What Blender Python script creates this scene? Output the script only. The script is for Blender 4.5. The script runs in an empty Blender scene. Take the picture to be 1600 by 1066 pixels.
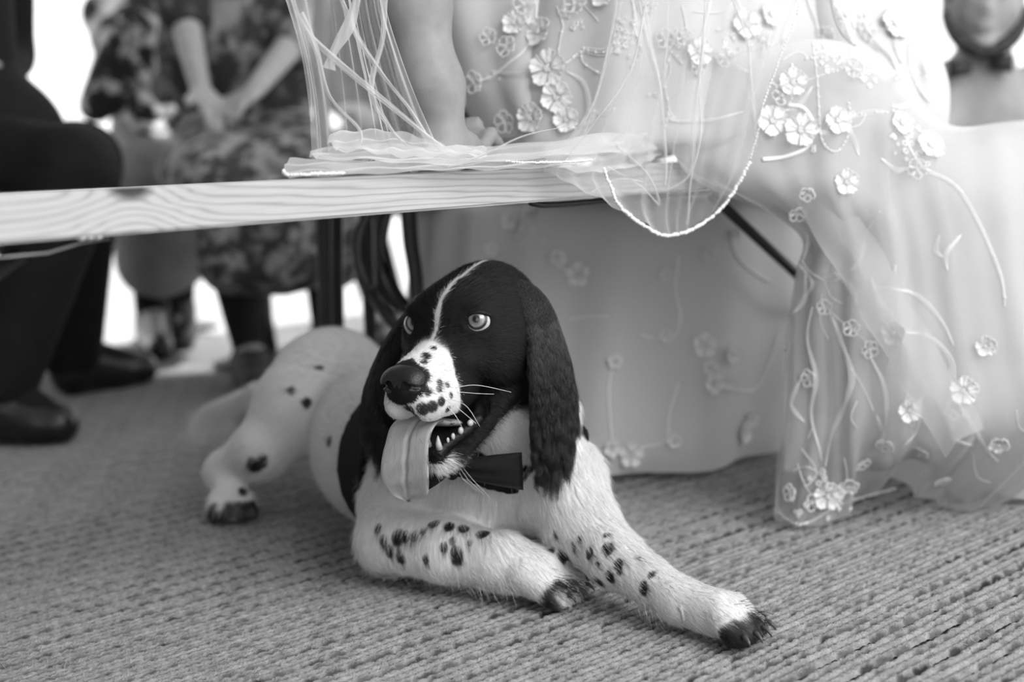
import bpy, bmesh, math, random
import numpy as np
from mathutils import Vector, Matrix, noise
from mathutils.bvhtree import BVHTree
random.seed(7)
RNG = np.random.default_rng(7)
SC = bpy.context.scene
COL = SC.collection

# ---------------------------------------------------------------- camera, world, sun, lights, exposure
FPX = 2222.0
PITCH, ROLL, CAM_H = math.atan(275 / FPX), math.radians(2.5), 0.475
d0 = np.array([0, math.cos(PITCH), -math.sin(PITCH)])
u0 = np.array([0, math.sin(PITCH), math.cos(PITCH)])
r0 = np.array([1.0, 0, 0])
CR = r0 * math.cos(ROLL) - u0 * math.sin(ROLL)
CU = u0 * math.cos(ROLL) + r0 * math.sin(ROLL)
CAM = np.array([0, 0, CAM_H])
cd = bpy.data.cameras.new('camera')
cam = bpy.data.objects.new('camera', cd)
COL.objects.link(cam)
cd.sensor_width = 36.0
cd.lens = 50.0
cam.matrix_world = Matrix(((CR[0], CU[0], -d0[0], 0), (CR[1], CU[1], -d0[1], 0), (CR[2], CU[2], -d0[2], CAM_H), (0, 0, 0, 1)))
cd.dof.use_dof = True
cd.dof.focus_distance = 1.425
cd.dof.aperture_fstop = 2.8
cd.clip_start = 0.05
SC.camera = cam

w = bpy.data.worlds.new('world')
SC.world = w
w.use_nodes = True
bg = w.node_tree.nodes['Background']
bg.inputs[0].default_value = (1, 1, 1, 1)
bg.inputs[1].default_value = 1.7

def lamp(name, kind, loc, aim, energy, size=1.0, size_y=None):
    l = bpy.data.lights.new(name, kind)
    l.energy = energy
    if kind == 'AREA':
        l.shape = 'RECTANGLE'; l.size = size; l.size_y = size_y or size
    if kind == 'SUN':
        l.angle = math.radians(1.0)
    o = bpy.data.objects.new(name, l)
    COL.objects.link(o)
    o.location = loc
    o.rotation_euler = (Vector(aim) - Vector(loc)).to_track_quat('-Z', 'Y').to_euler()
    return o
lamp('sun', 'SUN', (1.5, 9.6, 8.6), (0.0, 3.6, 0), 7.0)
lamp('roof_daylight', 'AREA', (2.2, -0.7, 2.75), (0.5, 1.8, 0.0), 205, 2.8, 2.8)
SC.view_settings.view_transform = 'Standard'
SC.view_settings.look = 'None'
SC.view_settings.gamma = 1.0
SC.view_settings.use_curve_mapping = False
SC.view_settings.exposure = 0.13

# ---------------------------------------------------------------- helpers
def P(px, py, depth):
    return CAM + depth * (d0 + CR * (px - 800) / FPX - CU * (py - 533) / FPX)
def G(px, py, h=0.0):
    v = d0 + CR * (px - 800) / FPX - CU * (py - 533) / FPX
    return CAM + v * ((h - CAM_H) / v[2])
def link(name, data, parent=None):
    o = bpy.data.objects.new(name, data)
    COL.objects.link(o)
    if parent: o.parent = parent
    return o
def empty(name, loc=(0, 0, 0)):
    o = bpy.data.objects.new(name, None)
    COL.objects.link(o); o.location = loc; o.empty_display_size = .05
    bpy.context.view_layer.update()
    return o
def tag(o, label=None, cat=None, group=None, kind=None):
    if label: o['label'] = label
    if cat: o['category'] = cat
    if group: o['group'] = group
    if kind: o['kind'] = kind
    return o
def under(o, root):          # parent keeping world coordinates of mesh data
    o.parent = root
    o.matrix_parent_inverse = Matrix.Translation(-Vector(root.location))
    return o
def pymesh(name, verts, faces, m=None, root=None, smooth=True, attrs=None):
    me = bpy.data.meshes.new(name)
    V = np.asarray(verts, dtype=np.float32)
    me.from_pydata(V.tolist(), [], [list(map(int, f)) for f in faces]) if not isinstance(faces, np.ndarray) else fast(me, V, faces)
    if attrs:
        for k, a in attrs.items():
            at = me.attributes.new(k, 'FLOAT', 'POINT'); at.data.foreach_set('value', np.asarray(a, dtype=np.float32))
    if smooth: me.polygons.foreach_set('use_smooth', [True] * len(me.polygons))
    if m: me.materials.append(m)
    me.update()
    o = link(name, me)
    if root: under(o, root)
    return o
def fast(me, V, F):
    n = F.shape[1]
    me.vertices.add(len(V)); me.vertices.foreach_set('co', V.ravel())
    me.loops.add(F.size); me.loops.foreach_set('vertex_index', F.astype(np.int32).ravel())
    me.polygons.add(len(F)); me.polygons.foreach_set('loop_start', np.arange(0, F.size, n, dtype=np.int32))
    me.polygons.foreach_set('loop_total', np.full(len(F), n, dtype=np.int32))
    me.update(calc_edges=True)

class N:                      # small node graph helper
    def __init__(s, name):
        s.m = bpy.data.materials.new(name); s.m.use_nodes = True
        s.t = s.m.node_tree; s.t.nodes.clear()
        s.out = s.t.nodes.new('ShaderNodeOutputMaterial')
    def n(s, typ, ins=None, **kw):
        x = s.t.nodes.new('ShaderNode' + typ)
        for k, v in kw.items(): setattr(x, k, v)
        for k, v in (ins or {}).items():
            if hasattr(v, 'links'): s.t.links.new(v, x.inputs[k])
            else: x.inputs[k].default_value = v
        return x
    def math(s, op, a, b=0.0, c=None):
        x = s.n('Math', {0: a, 1: b}, operation=op)
        if c is not None:
            if hasattr(c, 'links'): s.t.links.new(c, x.inputs[2])
            else: x.inputs[2].default_value = c
        return x.outputs[0]
    def ramp(s, fac, stops):
        x = s.n('ValToRGB', {0: fac}); e = x.color_ramp.elements
        while len(e) < len(stops): e.new(.5)
        for el, (p, v) in zip(e, stops): el.position = p; el.color = (v, v, v, 1)
        return x.outputs[0]
    def noise(s, vec, scale, detail=3, rough=.55):
        return s.n('TexNoise', {'Vector': vec, 'Scale': scale, 'Detail': detail, 'Roughness': rough}).outputs[0]
    def pos(s, sc=None, obj=True):
        c = s.n('TexCoord').outputs['Object' if obj else 'Generated']
        if sc: c = s.n('Mapping', {'Vector': c, 'Scale': sc}).outputs[0]
        return c
    def bump(s, h, strength=.3, dist=.002):
        return s.n('Bump', {'Height': h, 'Strength': strength, 'Distance': dist}).outputs[0]
    def done(s, shader):
        s.t.links.new(shader, s.out.inputs[0]); return s.m
    def pbsdf(s, col, rough=.6, spec=.4, normal=None, **kw):
        ins = {'Base Color': col if hasattr(col, 'links') else (col, col, col, 1), 'Roughness': rough, 'Specular IOR Level': spec}
        if normal: ins['Normal'] = normal
        ins.update(kw)
        return s.n('BsdfPrincipled', ins).outputs[0]
def plain(name, c, rough=.6, spec=.4, nscale=30, namp=.12, bump=.2, bdist=.001, **kw):
    g = N(name); v = g.noise(g.pos(), nscale, 4)
    col = g.ramp(v, [(0.25, c * (1 - namp)), (0.75, min(1, c * (1 + namp)))])
    return g.done(g.pbsdf(col, rough, spec, g.bump(v, bump, bdist), **kw))

# ---- signed distance modelling: smooth unions of tapered capsules and ellipsoids, meshed with surface nets
def nrm(v): v = np.asarray(v, float); return v / np.linalg.norm(v)
def cap(a, b, ra, rb, k=.02, op='u'): return dict(t='c', a=np.asarray(a, float), b=np.asarray(b, float), ra=ra, rb=rb, k=k, op=op)
def ell(c, r, R=None, k=.02, op='u'):
    return dict(t='e', c=np.asarray(c, float), r=np.asarray(r, float), R=np.eye(3) if R is None else np.asarray(R, float), k=k, op=op)
def sph(c, r, k=.02, op='u'): return ell(c, (r, r, r), None, k, op)
def pd(p, X, Y, Z):
    if p['t'] == 'c':
        a, ba = p['a'], p['b'] - p['a']; L = max(ba @ ba, 1e-12)
        x, y, z = X - a[0], Y - a[1], Z - a[2]
        h = np.clip((x * ba[0] + y * ba[1] + z * ba[2]) / L, 0, 1)
        return np.sqrt((x - h * ba[0]) ** 2 + (y - h * ba[1]) ** 2 + (z - h * ba[2]) ** 2) - (p['ra'] + (p['rb'] - p['ra']) * h)
    c, r, R = p['c'], p['r'], p['R']          # rows of R are the local axes
    x, y, z = X - c[0], Y - c[1], Z - c[2]
    q = [R[i, 0] * x + R[i, 1] * y + R[i, 2] * z for i in range(3)]
    k0 = np.sqrt(sum((q[i] / r[i]) ** 2 for i in range(3)))
    k1 = np.sqrt(sum((q[i] / r[i] ** 2) ** 2 for i in range(3))) + 1e-9
    return k0 * (k0 - 1) / k1
def bounds(p):
    if p['t'] == 'c':
        r = max(p['ra'], p['rb']); return np.minimum(p['a'], p['b']) - r, np.maximum(p['a'], p['b']) + r
    r = np.sqrt(((p['R'] * p['r'][:, None]) ** 2).sum(0)); return p['c'] - r, p['c'] + r
def field(prims, xs, ys, zs):
    F = np.full((len(xs), len(ys), len(zs)), .2, np.float32)
    for p in prims:
        lo, hi = bounds(p); mg = p['k'] * 1.5 + .015
        i0, i1 = np.searchsorted(xs, [lo[0] - mg, hi[0] + mg]); j0, j1 = np.searchsorted(ys, [lo[1] - mg, hi[1] + mg]); k0, k1 = np.searchsorted(zs, [lo[2] - mg, hi[2] + mg])
        if i1 <= i0 or j1 <= j0 or k1 <= k0: continue
        X, Y, Z = np.meshgrid(xs[i0:i1], ys[j0:j1], zs[k0:k1], indexing='ij', sparse=True)
        D = pd(p, X, Y, Z); f = F[i0:i1, j0:j1, k0:k1]; k = p['k']
        if p['op'] == 'u':
            h = np.clip(.5 + .5 * (f - D) / k, 0, 1); F[i0:i1, j0:j1, k0:k1] = f + (D - f) * h - k * h * (1 - h)
        elif p['op'] == 's':
            h = np.clip(.5 - .5 * (f + D) / k, 0, 1); F[i0:i1, j0:j1, k0:k1] = f + (-D - f) * h + k * h * (1 - h)
    return F
def sd_at(prims, q):
    f = .2
    for p in prims:
        D = float(pd(p, q[0], q[1], q[2])); k = p['k']
        if p['op'] == 'u': h = min(1, max(0, .5 + .5 * (f - D) / k)); f = f + (D - f) * h - k * h * (1 - h)
    return f
def march(prims, px, py, t0=1.2):
    v = nrm(P(px, py, 1) - CAM); t = t0
    for _ in range(60):
        d = sd_at(prims, CAM + v * t); t += d * .8
        if d < 1e-4: break
    q = CAM + v * t; e = 1e-3
    n = nrm([sd_at(prims, q + np.eye(3)[i] * e) - sd_at(prims, q - np.eye(3)[i] * e) for i in range(3)])
    return q, n
def nets(xs, ys, zs, F):
    S = F < 0
    c = np.zeros(tuple(n - 1 for n in F.shape), np.int8)
    offs = [(i, j, k) for i in (0, 1) for j in (0, 1) for k in (0, 1)]
    nx, ny, nz = c.shape
    for i, j, k in offs: c += S[i:i + nx, j:j + ny, k:k + nz]
    act = np.argwhere((c > 0) & (c < 8))
    idx = np.full(c.shape, -1, np.int64); idx[tuple(act.T)] = np.arange(len(act))
    acc = np.zeros((len(act), 3)); cnt = np.zeros(len(act))
    ax = [xs, ys, zs]
    for a in offs:
        for d in range(3):
            if a[d]: continue
            b = list(a); b[d] = 1
            A = act + np.array(a); B = act + np.array(b)
            fa = F[tuple(A.T)]; fb = F[tuple(B.T)]
            m = (fa < 0) != (fb < 0)
            t = np.where(m, fa / np.where(m, fa - fb, 1), 0)
            pa = np.stack([ax[q][A[:, q]] for q in range(3)], 1); pb = np.stack([ax[q][B[:, q]] for q in range(3)], 1)
            acc += (pa + (pb - pa) * t[:, None]) * m[:, None]; cnt += m
    V = acc / cnt[:, None]
    Q = []
    for d in range(3):
        e, f = (d + 1) % 3, (d + 2) % 3
        sl = [slice(1, -1)] * 3; sl[d] = slice(0, -1); s2 = list(sl); s2[d] = slice(1, None)
        a, b = S[tuple(sl)], S[tuple(s2)]
        for flip in (0, 1):
            g = np.argwhere((a & ~b) if flip == 0 else (~a & b))
            if not len(g): continue
            base = g.copy(); base[:, e] += 1; base[:, f] += 1
            def at(de, df):
                q = base.copy(); q[:, e] -= de; q[:, f] -= df; return idx[tuple(q.T)]
            qd = [at(1, 1), at(0, 1), at(0, 0), at(1, 0)]
            if flip: qd = qd[::-1]
            Q.append(np.stack(qd, 1))
    return V, np.concatenate(Q)
def axis(lo, hi, step, fine=None):
    if not fine: return np.arange(lo, hi + step, step)
    f0, f1, fs = fine
    return np.concatenate([np.arange(lo, f0, step), np.arange(f0, f1, fs), np.arange(f1, hi + step, step)])
def sdf_mesh(name, prims, step, m, root, fine=None, relax=1, zmin=None):
    us = [p for p in prims if p['op'] == 'u']
    lo = np.min([bounds(p)[0] for p in us], 0) - 3 * step - .01; hi = np.max([bounds(p)[1] for p in us], 0) + 3 * step + .01
    if zmin is not None and lo[2] > zmin: zmin = None
    if zmin is not None: lo[2] = zmin - 3 * step
    ax = [axis(lo[i], hi[i], step, fine[i] if fine else None) for i in range(3)]
    F = field(prims, *ax)
    if zmin is not None: F = np.maximum(F, (zmin - ax[2])[None, None, :].astype(np.float32))
    V, Q = nets(*ax, F)
    for _ in range(relax):
        S = np.zeros_like(V); C = np.zeros(len(V))
        for a, b in ((0, 1), (1, 2), (2, 3), (3, 0)):
            np.add.at(S, Q[:, a], V[Q[:, b]]); np.add.at(S, Q[:, b], V[Q[:, a]]); np.add.at(C, Q[:, a], 1); np.add.at(C, Q[:, b], 1)
        V = V * .5 + S / C[:, None] * .5
    return pymesh(name, V, Q, m, root)

def catmull(pts, ts):
    pts = np.asarray(pts, float); n = len(pts)
    x = np.clip(np.asarray(ts) * (n - 1), 0, n - 1 - 1e-9); i = x.astype(int); f = (x - i)[(...,) + (None,) * (pts.ndim - 1)]
    g = lambda k: pts[np.clip(k, 0, n - 1)]
    p0, p1, p2, p3 = g(i - 1), g(i), g(i + 1), g(i + 2)
    return .5 * (2 * p1 + (p2 - p0) * f + (2 * p0 - 5 * p1 + 4 * p2 - p3) * f ** 2 + (3 * p1 - p0 - 3 * p2 + p3) * f ** 3)
def grid_faces(nu, nv, wrap=False):
    i, j = np.meshgrid(np.arange(nu if wrap else nu - 1), np.arange(nv - 1), indexing='ij')
    a = (i * nv + j).ravel(); b = (((i + 1) % nu) * nv + j).ravel()
    return np.stack([a, b, b + 1, a + 1], 1)
def vnoise(p, sc): return noise.noise(Vector((p[0] * sc, p[1] * sc, p[2] * sc)))
def normals_grid(Gd):
    du = np.gradient(Gd, axis=0); dv = np.gradient(Gd, axis=1)
    n = np.cross(du, dv); return n / (np.linalg.norm(n, axis=2, keepdims=True) + 1e-9)
def sheet(name, rows, nu, nv, m, root, disp=None, attrs=None):
    """rows: control rows of (px, py, depth) or 3-vectors, top to bottom; gives a smooth cloth sheet with real depth."""
    R = np.array([[P(*c) if not isinstance(c, np.ndarray) else c for c in r] for r in rows])
    R = catmull(R, np.linspace(0, 1, nv))                 # nv x cols x 3
    R = np.transpose(R, (1, 0, 2)); R = catmull(R, np.linspace(0, 1, nu))   # nu x nv x 3
    if disp:
        U, Vv = np.meshgrid(np.linspace(0, 1, nu), np.linspace(0, 1, nv), indexing='ij')
        R = R + normals_grid(R) * disp(U, Vv, R)[..., None]
    R[..., 2] = np.maximum(R[..., 2], .002)
    o = pymesh(name, R.reshape(-1, 3), grid_faces(nu, nv), m, root)
    uv = o.data.uv_layers.new(name='UVMap')
    L = np.linalg.norm(np.diff(R[:, nv // 2], axis=0), axis=1).sum(); W = np.linalg.norm(np.diff(R[nu // 2], axis=0), axis=1).sum()
    li = np.zeros(len(o.data.loops), np.int32); o.data.loops.foreach_get('vertex_index', li)
    uu = np.stack([(li // nv) / (nu - 1) * L, (li % nv) / (nv - 1) * W], 1).astype(np.float32)
    uv.data.foreach_set('uv', uu.ravel())
    return o, R
def tube(pts, r, seg=8, ends=True):
    """verts, faces of a round tube along pts; r is a number or one per point"""
    pts = np.asarray(pts, float); n = len(pts); r = np.broadcast_to(r, (n,))
    T = np.gradient(pts, axis=0); T /= np.linalg.norm(T, axis=1, keepdims=True) + 1e-12
    ref = np.array([0, 0, 1.0]) if abs(T[0][2]) < .9 else np.array([1.0, 0, 0])
    V = []; x = np.cross(T[0], ref)
    for i in range(n):
        x = x - T[i] * (x @ T[i]); x /= np.linalg.norm(x) + 1e-12; y = np.cross(T[i], x)
        for s in range(seg):
            a = 2 * math.pi * s / seg; V.append(pts[i] + r[i] * (x * math.cos(a) + y * math.sin(a)))
    F = [[i * seg + s, i * seg + (s + 1) % seg, (i + 1) * seg + (s + 1) % seg, (i + 1) * seg + s] for i in range(n - 1) for s in range(seg)]
    if ends: F += [list(range(seg))[::-1], [(n - 1) * seg + s for s in range(seg)]]
    return V, F
class MB:
    def __init__(s): s.V = []; s.F = []
    def add(s, V, F):
        n = len(s.V); s.V += [tuple(v) for v in V]; s.F += [[n + int(i) for i in f] for f in F]; return s
    def tube(s, pts, r, seg=8): return s.add(*tube(pts, r, seg))
    def box(s, c, ex, ey, ez):   # centre and half-edge vectors
        c, ex, ey, ez = map(lambda q: np.asarray(q, float), (c, ex, ey, ez))
        V = [c + i * ex + j * ey + k * ez for i in (-1, 1) for j in (-1, 1) for k in (-1, 1)]
        return s.add(V, [(0, 1, 3, 2), (4, 6, 7, 5), (0, 4, 5, 1), (2, 3, 7, 6), (0, 2, 6, 4), (1, 5, 7, 3)])
    def ball(s, c, r, R=None, nu=8, nv=6):
        r = np.broadcast_to(r, (3,)); R = np.eye(3) if R is None else R
        V = [np.asarray(c) + R.T @ (np.array([math.sin(t) * math.cos(a), math.sin(t) * math.sin(a), math.cos(t)]) * r)
             for t in [math.pi * (i + .001) / nv * .9995 for i in range(nv + 1)] for a in [2 * math.pi * j / nu for j in range(nu)]]
        return s.add(V, [[i * nu + j, (i + 1) * nu + j, (i + 1) * nu + (j + 1) % nu, i * nu + (j + 1) % nu] for i in range(nv) for j in range(nu)])
    def build(s, name, m, root=None, smooth=True): return pymesh(name, s.V, s.F, m, root, smooth)
# ---------------------------------------------------------------- setting: ground, canopy
g = N('sunlit_grass')
v = g.noise(g.pos(), 9, 6); v2 = g.noise(g.pos(), 120, 3)
M_grass = g.done(g.pbsdf(g.ramp(g.math('ADD', g.math('MULTIPLY', v, .5), g.math('MULTIPLY', v2, .5)), [(.3, .28), (.7, .5)]), .8, .2, g.bump(v2, .6, .01)))
def ground():
    n = 60; X = np.linspace(-14, 14, n); Y = np.linspace(-6, 40, n)
    V = [(x, y, -.022 + .006 * vnoise((x, y, 0), 1.5)) for x in X for y in Y]
    tag(pymesh('ground', V, grid_faces(n, n), M_grass), kind='structure')
ground()
M_canvas = plain('white_canvas', .8, .8, .2, 4, .05)
def roof():
    n = 14; X = np.linspace(-4.2, 5.5, n); Y = np.linspace(-4.5, 5.75, n)
    V = [(x, y, 3.0 + .25 * math.sin(math.pi * i / (n - 1)) ) for i, x in enumerate(X) for y in Y]
    V += [(a, b, c + .01) for a, b, c in V]
    F = grid_faces(n, n); F = np.concatenate([F[:, ::-1], F + n * n])
    tag(pymesh('ceiling', V, F, M_canvas), kind='structure')
roof()
def shade_wall():  # unseen dark wall, added to cut the skylight coming from the left
    n = 24; Y = np.linspace(-4.4, 3.6, n); Z = np.linspace(0, 3.0, 12); V = []
    for s in (0, 1):
        for i, y in enumerate(Y):
            for z in Z: V.append((-2.3 - .012 * s + .04 * math.sin(y * 7), y, z))
    F = grid_faces(n, 12); tag(pymesh('added_shade_wall', V, np.concatenate([F, F[:, ::-1] + n * 12]), plain('shade_wall_dark', .12, .85, .2, 6, .1)), kind='structure')
shade_wall()

# ---------------------------------------------------------------- woven rug: rows of braided yarn, each row an object
RD = nrm([.715, .699, 0]); RN = np.array([-RD[1], RD[0], 0])
g = N('rug_yarn')
c = g.pos(); fl = g.n('Attribute', attribute_name='fleck').outputs['Fac']
v1 = g.noise(c, 55, 4); v2 = g.noise(c, 420, 3); v3 = g.noise(c, 3.0, 2)
mixv = g.math('ADD', g.math('ADD', g.math('MULTIPLY', v1, .45), g.math('MULTIPLY', v2, .4)), g.math('MULTIPLY', v3, .15))
base = g.ramp(mixv, [(.3, .16), (.5, .29), (.72, .48)])
mx = g.n('Mix', {'Factor': fl, 'A': base, 'B': (.015, .015, .015, 1)}, data_type='RGBA')
M_rug = g.done(g.pbsdf(mx.outputs['Result'], .9, .15, g.bump(g.math('ADD', v2, g.math('MULTIPLY', v1, .6)), .9, .003)))
M_rugbase = plain('rug_backing', .05, .9, .1, 60, .3)
rug = empty('woven_rug', tuple(RD * 2 + RN * 2))
tag(rug, 'pale braided flat-weave rug with dark flecks running under dog, bench and dress', 'rug')
def rug_row(seed):
    rs = np.random.default_rng(seed)
    L, W, nL, nW = 4.5, .0350, 1400, 19
    t = np.linspace(0, L, nL)[:, None]; wv = np.linspace(0, W, nW)[None, :]
    tw = t + .0035 * np.sin(t * 5 + seed) + 0 * wv
    sub = wv / W * 3; si = np.minimum(sub.astype(int), 2); sl = (sub - si) * 2 - 1
    prof = np.sqrt(np.clip(1 - (sl * .93) ** 2, 0, 1))
    ph = np.array([0, .5, .23])[si] + seed * .31
    x = tw / .0125 + ph + sl * .45
    amp = .62 + .38 * np.abs(np.sin(math.pi * x)) ** .7
    z = .0075 * prof * amp
    # flecks: dark stitch yarn dipping between the braids
    fleck = np.zeros_like(z)
    for b, (pos, prob, dark, wid) in enumerate([(0.0, .86, .98, .0045), (1.0, .86, .98, .0045), (1 / 3, .42, .6, .0028), (2 / 3, .6, .85, .0033)]):
        pitch = .031; n = int(L / pitch) + 1
        rb = np.random.default_rng(5 if b < 2 else seed * 10 + b)
        on = (rb.random(n) < prob) * dark * (.55 + .45 * rb.random(n)); off = (rb.random(n) - .5) * .006
        ci = np.clip((tw / pitch).astype(int), 0, n - 1)
        dt = (tw - (ci + .5) * pitch - off[ci]) / (.0115 + .003 * (b < 2)); dw = (wv - pos * W + .0012 * np.sin(tw * 260)) / wid
        e = np.clip(1.25 - np.sqrt(dt ** 2 + dw ** 2), 0, 1); e = np.minimum(e * 2.2, 1)
        fleck = np.maximum(fleck, e * on[ci])
    z = z - fleck * .003
    lat = .0016 * np.sin(tw * 31 + seed) 
    V = np.stack([t + 0 * wv, wv + lat * (np.sin(math.pi * wv / W)), z], 2).reshape(-1, 3)
    me = bpy.data.meshes.new('rug_row'); fast(me, V.astype(np.float32), grid_faces(nL, nW)[:, ::-1][:, ::-1])
    at = me.attributes.new('fleck', 'FLOAT', 'POINT'); at.data.foreach_set('value', fleck.ravel().astype(np.float32))
    me.polygons.foreach_set('use_smooth', [True] * len(me.polygons)); me.materials.append(M_rug)
    return me
ROWS = [rug_row(s) for s in range(5)]
RM = Matrix(((RD[0], RN[0], 0, 0), (RD[1], RN[1], 0, 0), (0, 0, 1, 0), (0, 0, 0, 1)))
for i in range(98):
    o = link('rug_row', ROWS[(i * 3) % 5]); p = RD * (-.35 - .05 * ((i * 7) % 5)) + RN * (.30 + i * .0352)
    o.parent = rug; o.matrix_parent_inverse = Matrix.Translation(-Vector(rug.location))
    o.matrix_world = Matrix.Translation((p[0], p[1], -.0085)) @ Matrix.Rotation(.004 * math.sin(i * .6), 4, 'Z') @ RM
mb = MB(); mb.box(RD * 1.9 + RN * 2.03 + np.array([0, 0, -.0105]), RD * 2.3, RN * 1.73, [0, 0, .002])
mb.build('backing', M_rugbase, rug, False)
mb = MB()       # loose fibres
for i in range(260):
    px, py = random.uniform(0, 1600), random.uniform(860, 1066)
    if py < 1010 and 300 < px < 1270: continue
    p = G(px, py, -.002); a = random.uniform(0, 6.3); L = random.uniform(.004, .012)
    d = np.array([math.cos(a), math.sin(a), 0]) * L
    mb.tube([p, p + d * .5 + [0, 0, L * .5], p + d + [0, 0, L * random.uniform(.1, .6)]], .00016, 3)
o = mb.build('loose_fibres', plain('jute_fibre', .5, .8), rug); tag(o, kind='stuff')

# ---------------------------------------------------------------- bench
HB = .47
E0, E1 = G(0, 303.5, HB), G(850, 264.5, HB)
E0 = P(0, 302.6, 1.03); E1 = P(850, 262, 1.54)
E0[2] = HB; E1[2] = HB
BD = nrm(E1 - E0); BN = np.array([-BD[1], BD[0], 0])      # along the bench; away from the camera
TB = .036
g = N('pine_plank')
c = g.pos(); xyz = g.n('SeparateXYZ', {0: c}).outputs
s_, n_, z_ = xyz[0], xyz[1], xyz[2]
KS = float((P(206, 300, 1.12) - E0) @ BD)
gx = g.math('DIVIDE', g.math('SUBTRACT', s_, KS), .05)
ga = g.math('EXPONENT', g.math('MULTIPLY', g.math('MULTIPLY', gx, gx), -1.0))
nz = g.noise(g.n('Mapping', {'Vector': c, 'Scale': (2.6, 12, 34)}).outputs[0], 1.0, 3)
nf = g.noise(g.n('Mapping', {'Vector': c, 'Scale': (14, 300, 480)}).outputs[0], 1.0, 3)
vv = g.math('ADD', g.math('SUBTRACT', g.math('ADD', z_, g.math('MULTIPLY', s_, .028)), g.math('MULTIPLY', ga, .021)), g.math('MULTIPLY', g.math('SUBTRACT', nz, .5), .026))
vv = g.math('ADD', vv, g.math('MULTIPLY', n_, .22))
sn = g.math('SINE', g.math('MULTIPLY', vv, 900))
r1 = g.ramp(g.math('MULTIPLY_ADD', sn, .5, .5), [(0, .47), (.6, .45), (.88, .39), (1, .32)])
kx = g.math('DIVIDE', g.math('SUBTRACT', s_, KS), .026); kz = g.math('DIVIDE', g.math('ADD', z_, .0), .0125)
kd = g.math('SQRT', g.math('ADD', g.math('MULTIPLY', kx, kx), g.math('MULTIPLY', kz, kz)))
kn = g.ramp(kd, [(0.0, .07), (.45, .10), (.62, .35), (1.0, 1.0)])
fin = g.n('Mix', {'Factor': 1.0, 'A': r1, 'B': kn}, data_type='RGBA', blend_type='MULTIPLY').outputs['Result']
fin = g.n('Mix', {'Factor': .22, 'A': fin, 'B': g.ramp(nf, [(.2, .15), (.8, 1)])}, data_type='RGBA', blend_type='MULTIPLY').outputs['Result']
M_pine = g.done(g.pbsdf(fin, .5, .35, g.bump(nf, .15, .0005)))
M_steel = plain('black_painted_steel', .02, .35, .5, 80, .3)
M_zinc = plain('zinc_plated', .75, .3, .6, 90, .1, Metallic=.7)
bench = empty('wooden_bench', tuple(E0 + BD * 1.0 * 1.0 - np.array([0, 0, HB])))
tag(bench, 'long pale pine plank bench on folding black steel legs, bride seated on it', 'bench')
def plank():
    L0, L1, W = -.75, 2.08, .25; nL = 80
    bm = bmesh.new(); bmesh.ops.create_cube(bm, size=1)
    for v in bm.verts: v.co = Vector(((v.co.x + .5) * (L1 - L0) + L0, (v.co.y + .5) * W, (v.co.z - .5) * TB))
    bmesh.ops.bevel(bm, geom=bm.edges[:], offset=.0022, segments=2, affect='EDGES')
    me = bpy.data.meshes.new('plank'); bm.to_mesh(me); bm.free(); me.materials.append(M_pine)
    o = link('plank', me); o.parent = bench; o.matrix_parent_inverse = Matrix.Translation(-Vector(bench.location))
    o.matrix_world = Matrix(((BD[0], BN[0], 0, E0[0]), (BD[1], BN[1], 0, E0[1]), (0, 0, 1, HB), (0, 0, 0, 1)))
plank()
def bp(s, n, z): return E0 + BD * s + BN * n + np.array([0, 0, z - HB])
def leg_set(s0, sgn):
    zt = HB - TB
    mb = MB()                                    # mounting bar across under the plank
    mb.box(bp(s0, .125, zt - .004), BD * .016, BN * .112, [0, 0, .004]); mb.build('mounting_plate', M_steel, bench, False)
    for n in (.02, .18):
        mb = MB(); mb.tube([bp(s0, n, zt - .006), bp(s0 + sgn * .012, n, .25), bp(s0 + sgn * .02, n, .018)], .0115, 10)
        mb.ball(bp(s0 + sgn * .02, n, .0155), .014); mb.build('leg', M_steel, bench)
    mb = MB(); mb.tube([bp(s0 + sgn * .018, .02, .09), bp(s0 + sgn * .018, .18, .09)], .009, 8); mb.build('crossbar', M_steel, bench)
    mb = MB(); mb.tube([bp(s0 + sgn * .01, .06, .10), bp(s0 - sgn * .60, .06, zt - .012)], .0075, 8); mb.build('folding_brace', M_steel, bench)
# locking rod under the plank with its kink, and the screws
def seen(px, off=0.0, n=.012):                    # point on the underside reached at a given picture column
    best = min(np.linspace(-.1, 1.9, 800), key=lambda s: abs(((lambda q: 800 + FPX * (q @ CR) / (q @ d0))(bp(s, n, HB - TB) - CAM)) - px))
    return best
SLEG = seen(1160) + .60
leg_set(SLEG, 1); leg_set(-.55, -1)
s1, s2, s3 = seen(-40), seen(93), seen(172)
zt = HB - TB
mb = MB(); mb.tube([bp(s1, .012, zt - .0105), bp(s2 - .012, .012, zt - .010), bp(s2 + .018, .012, zt - .0045), bp(s3, .012, zt - .003)], .0012, 6)
o = mb.build('locking_rod', plain('dull_steel', .22, .4, .5, Metallic=.6), bench)
for px in (127, 141, 152):
    s = seen(px, n=.006); mb = MB(); mb.ball(bp(s, .006, zt - .0006), (.0035, .0035, .0022), nu=10); mb.build('screw_head', M_zinc, bench)
s4, s5, s6 = seen(838), seen(880), seen(1150)
mb = MB(); mb.tube([bp(s4, .02, zt - .001), bp(s4 + .02, .02, zt - .0045), bp(s5, .02, zt - .0055), bp(s6, .02, zt - .0045), bp(s6 + .4, .03, zt - .006)], .0035, 8); mb.build('leg_rail', M_steel, bench)
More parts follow.
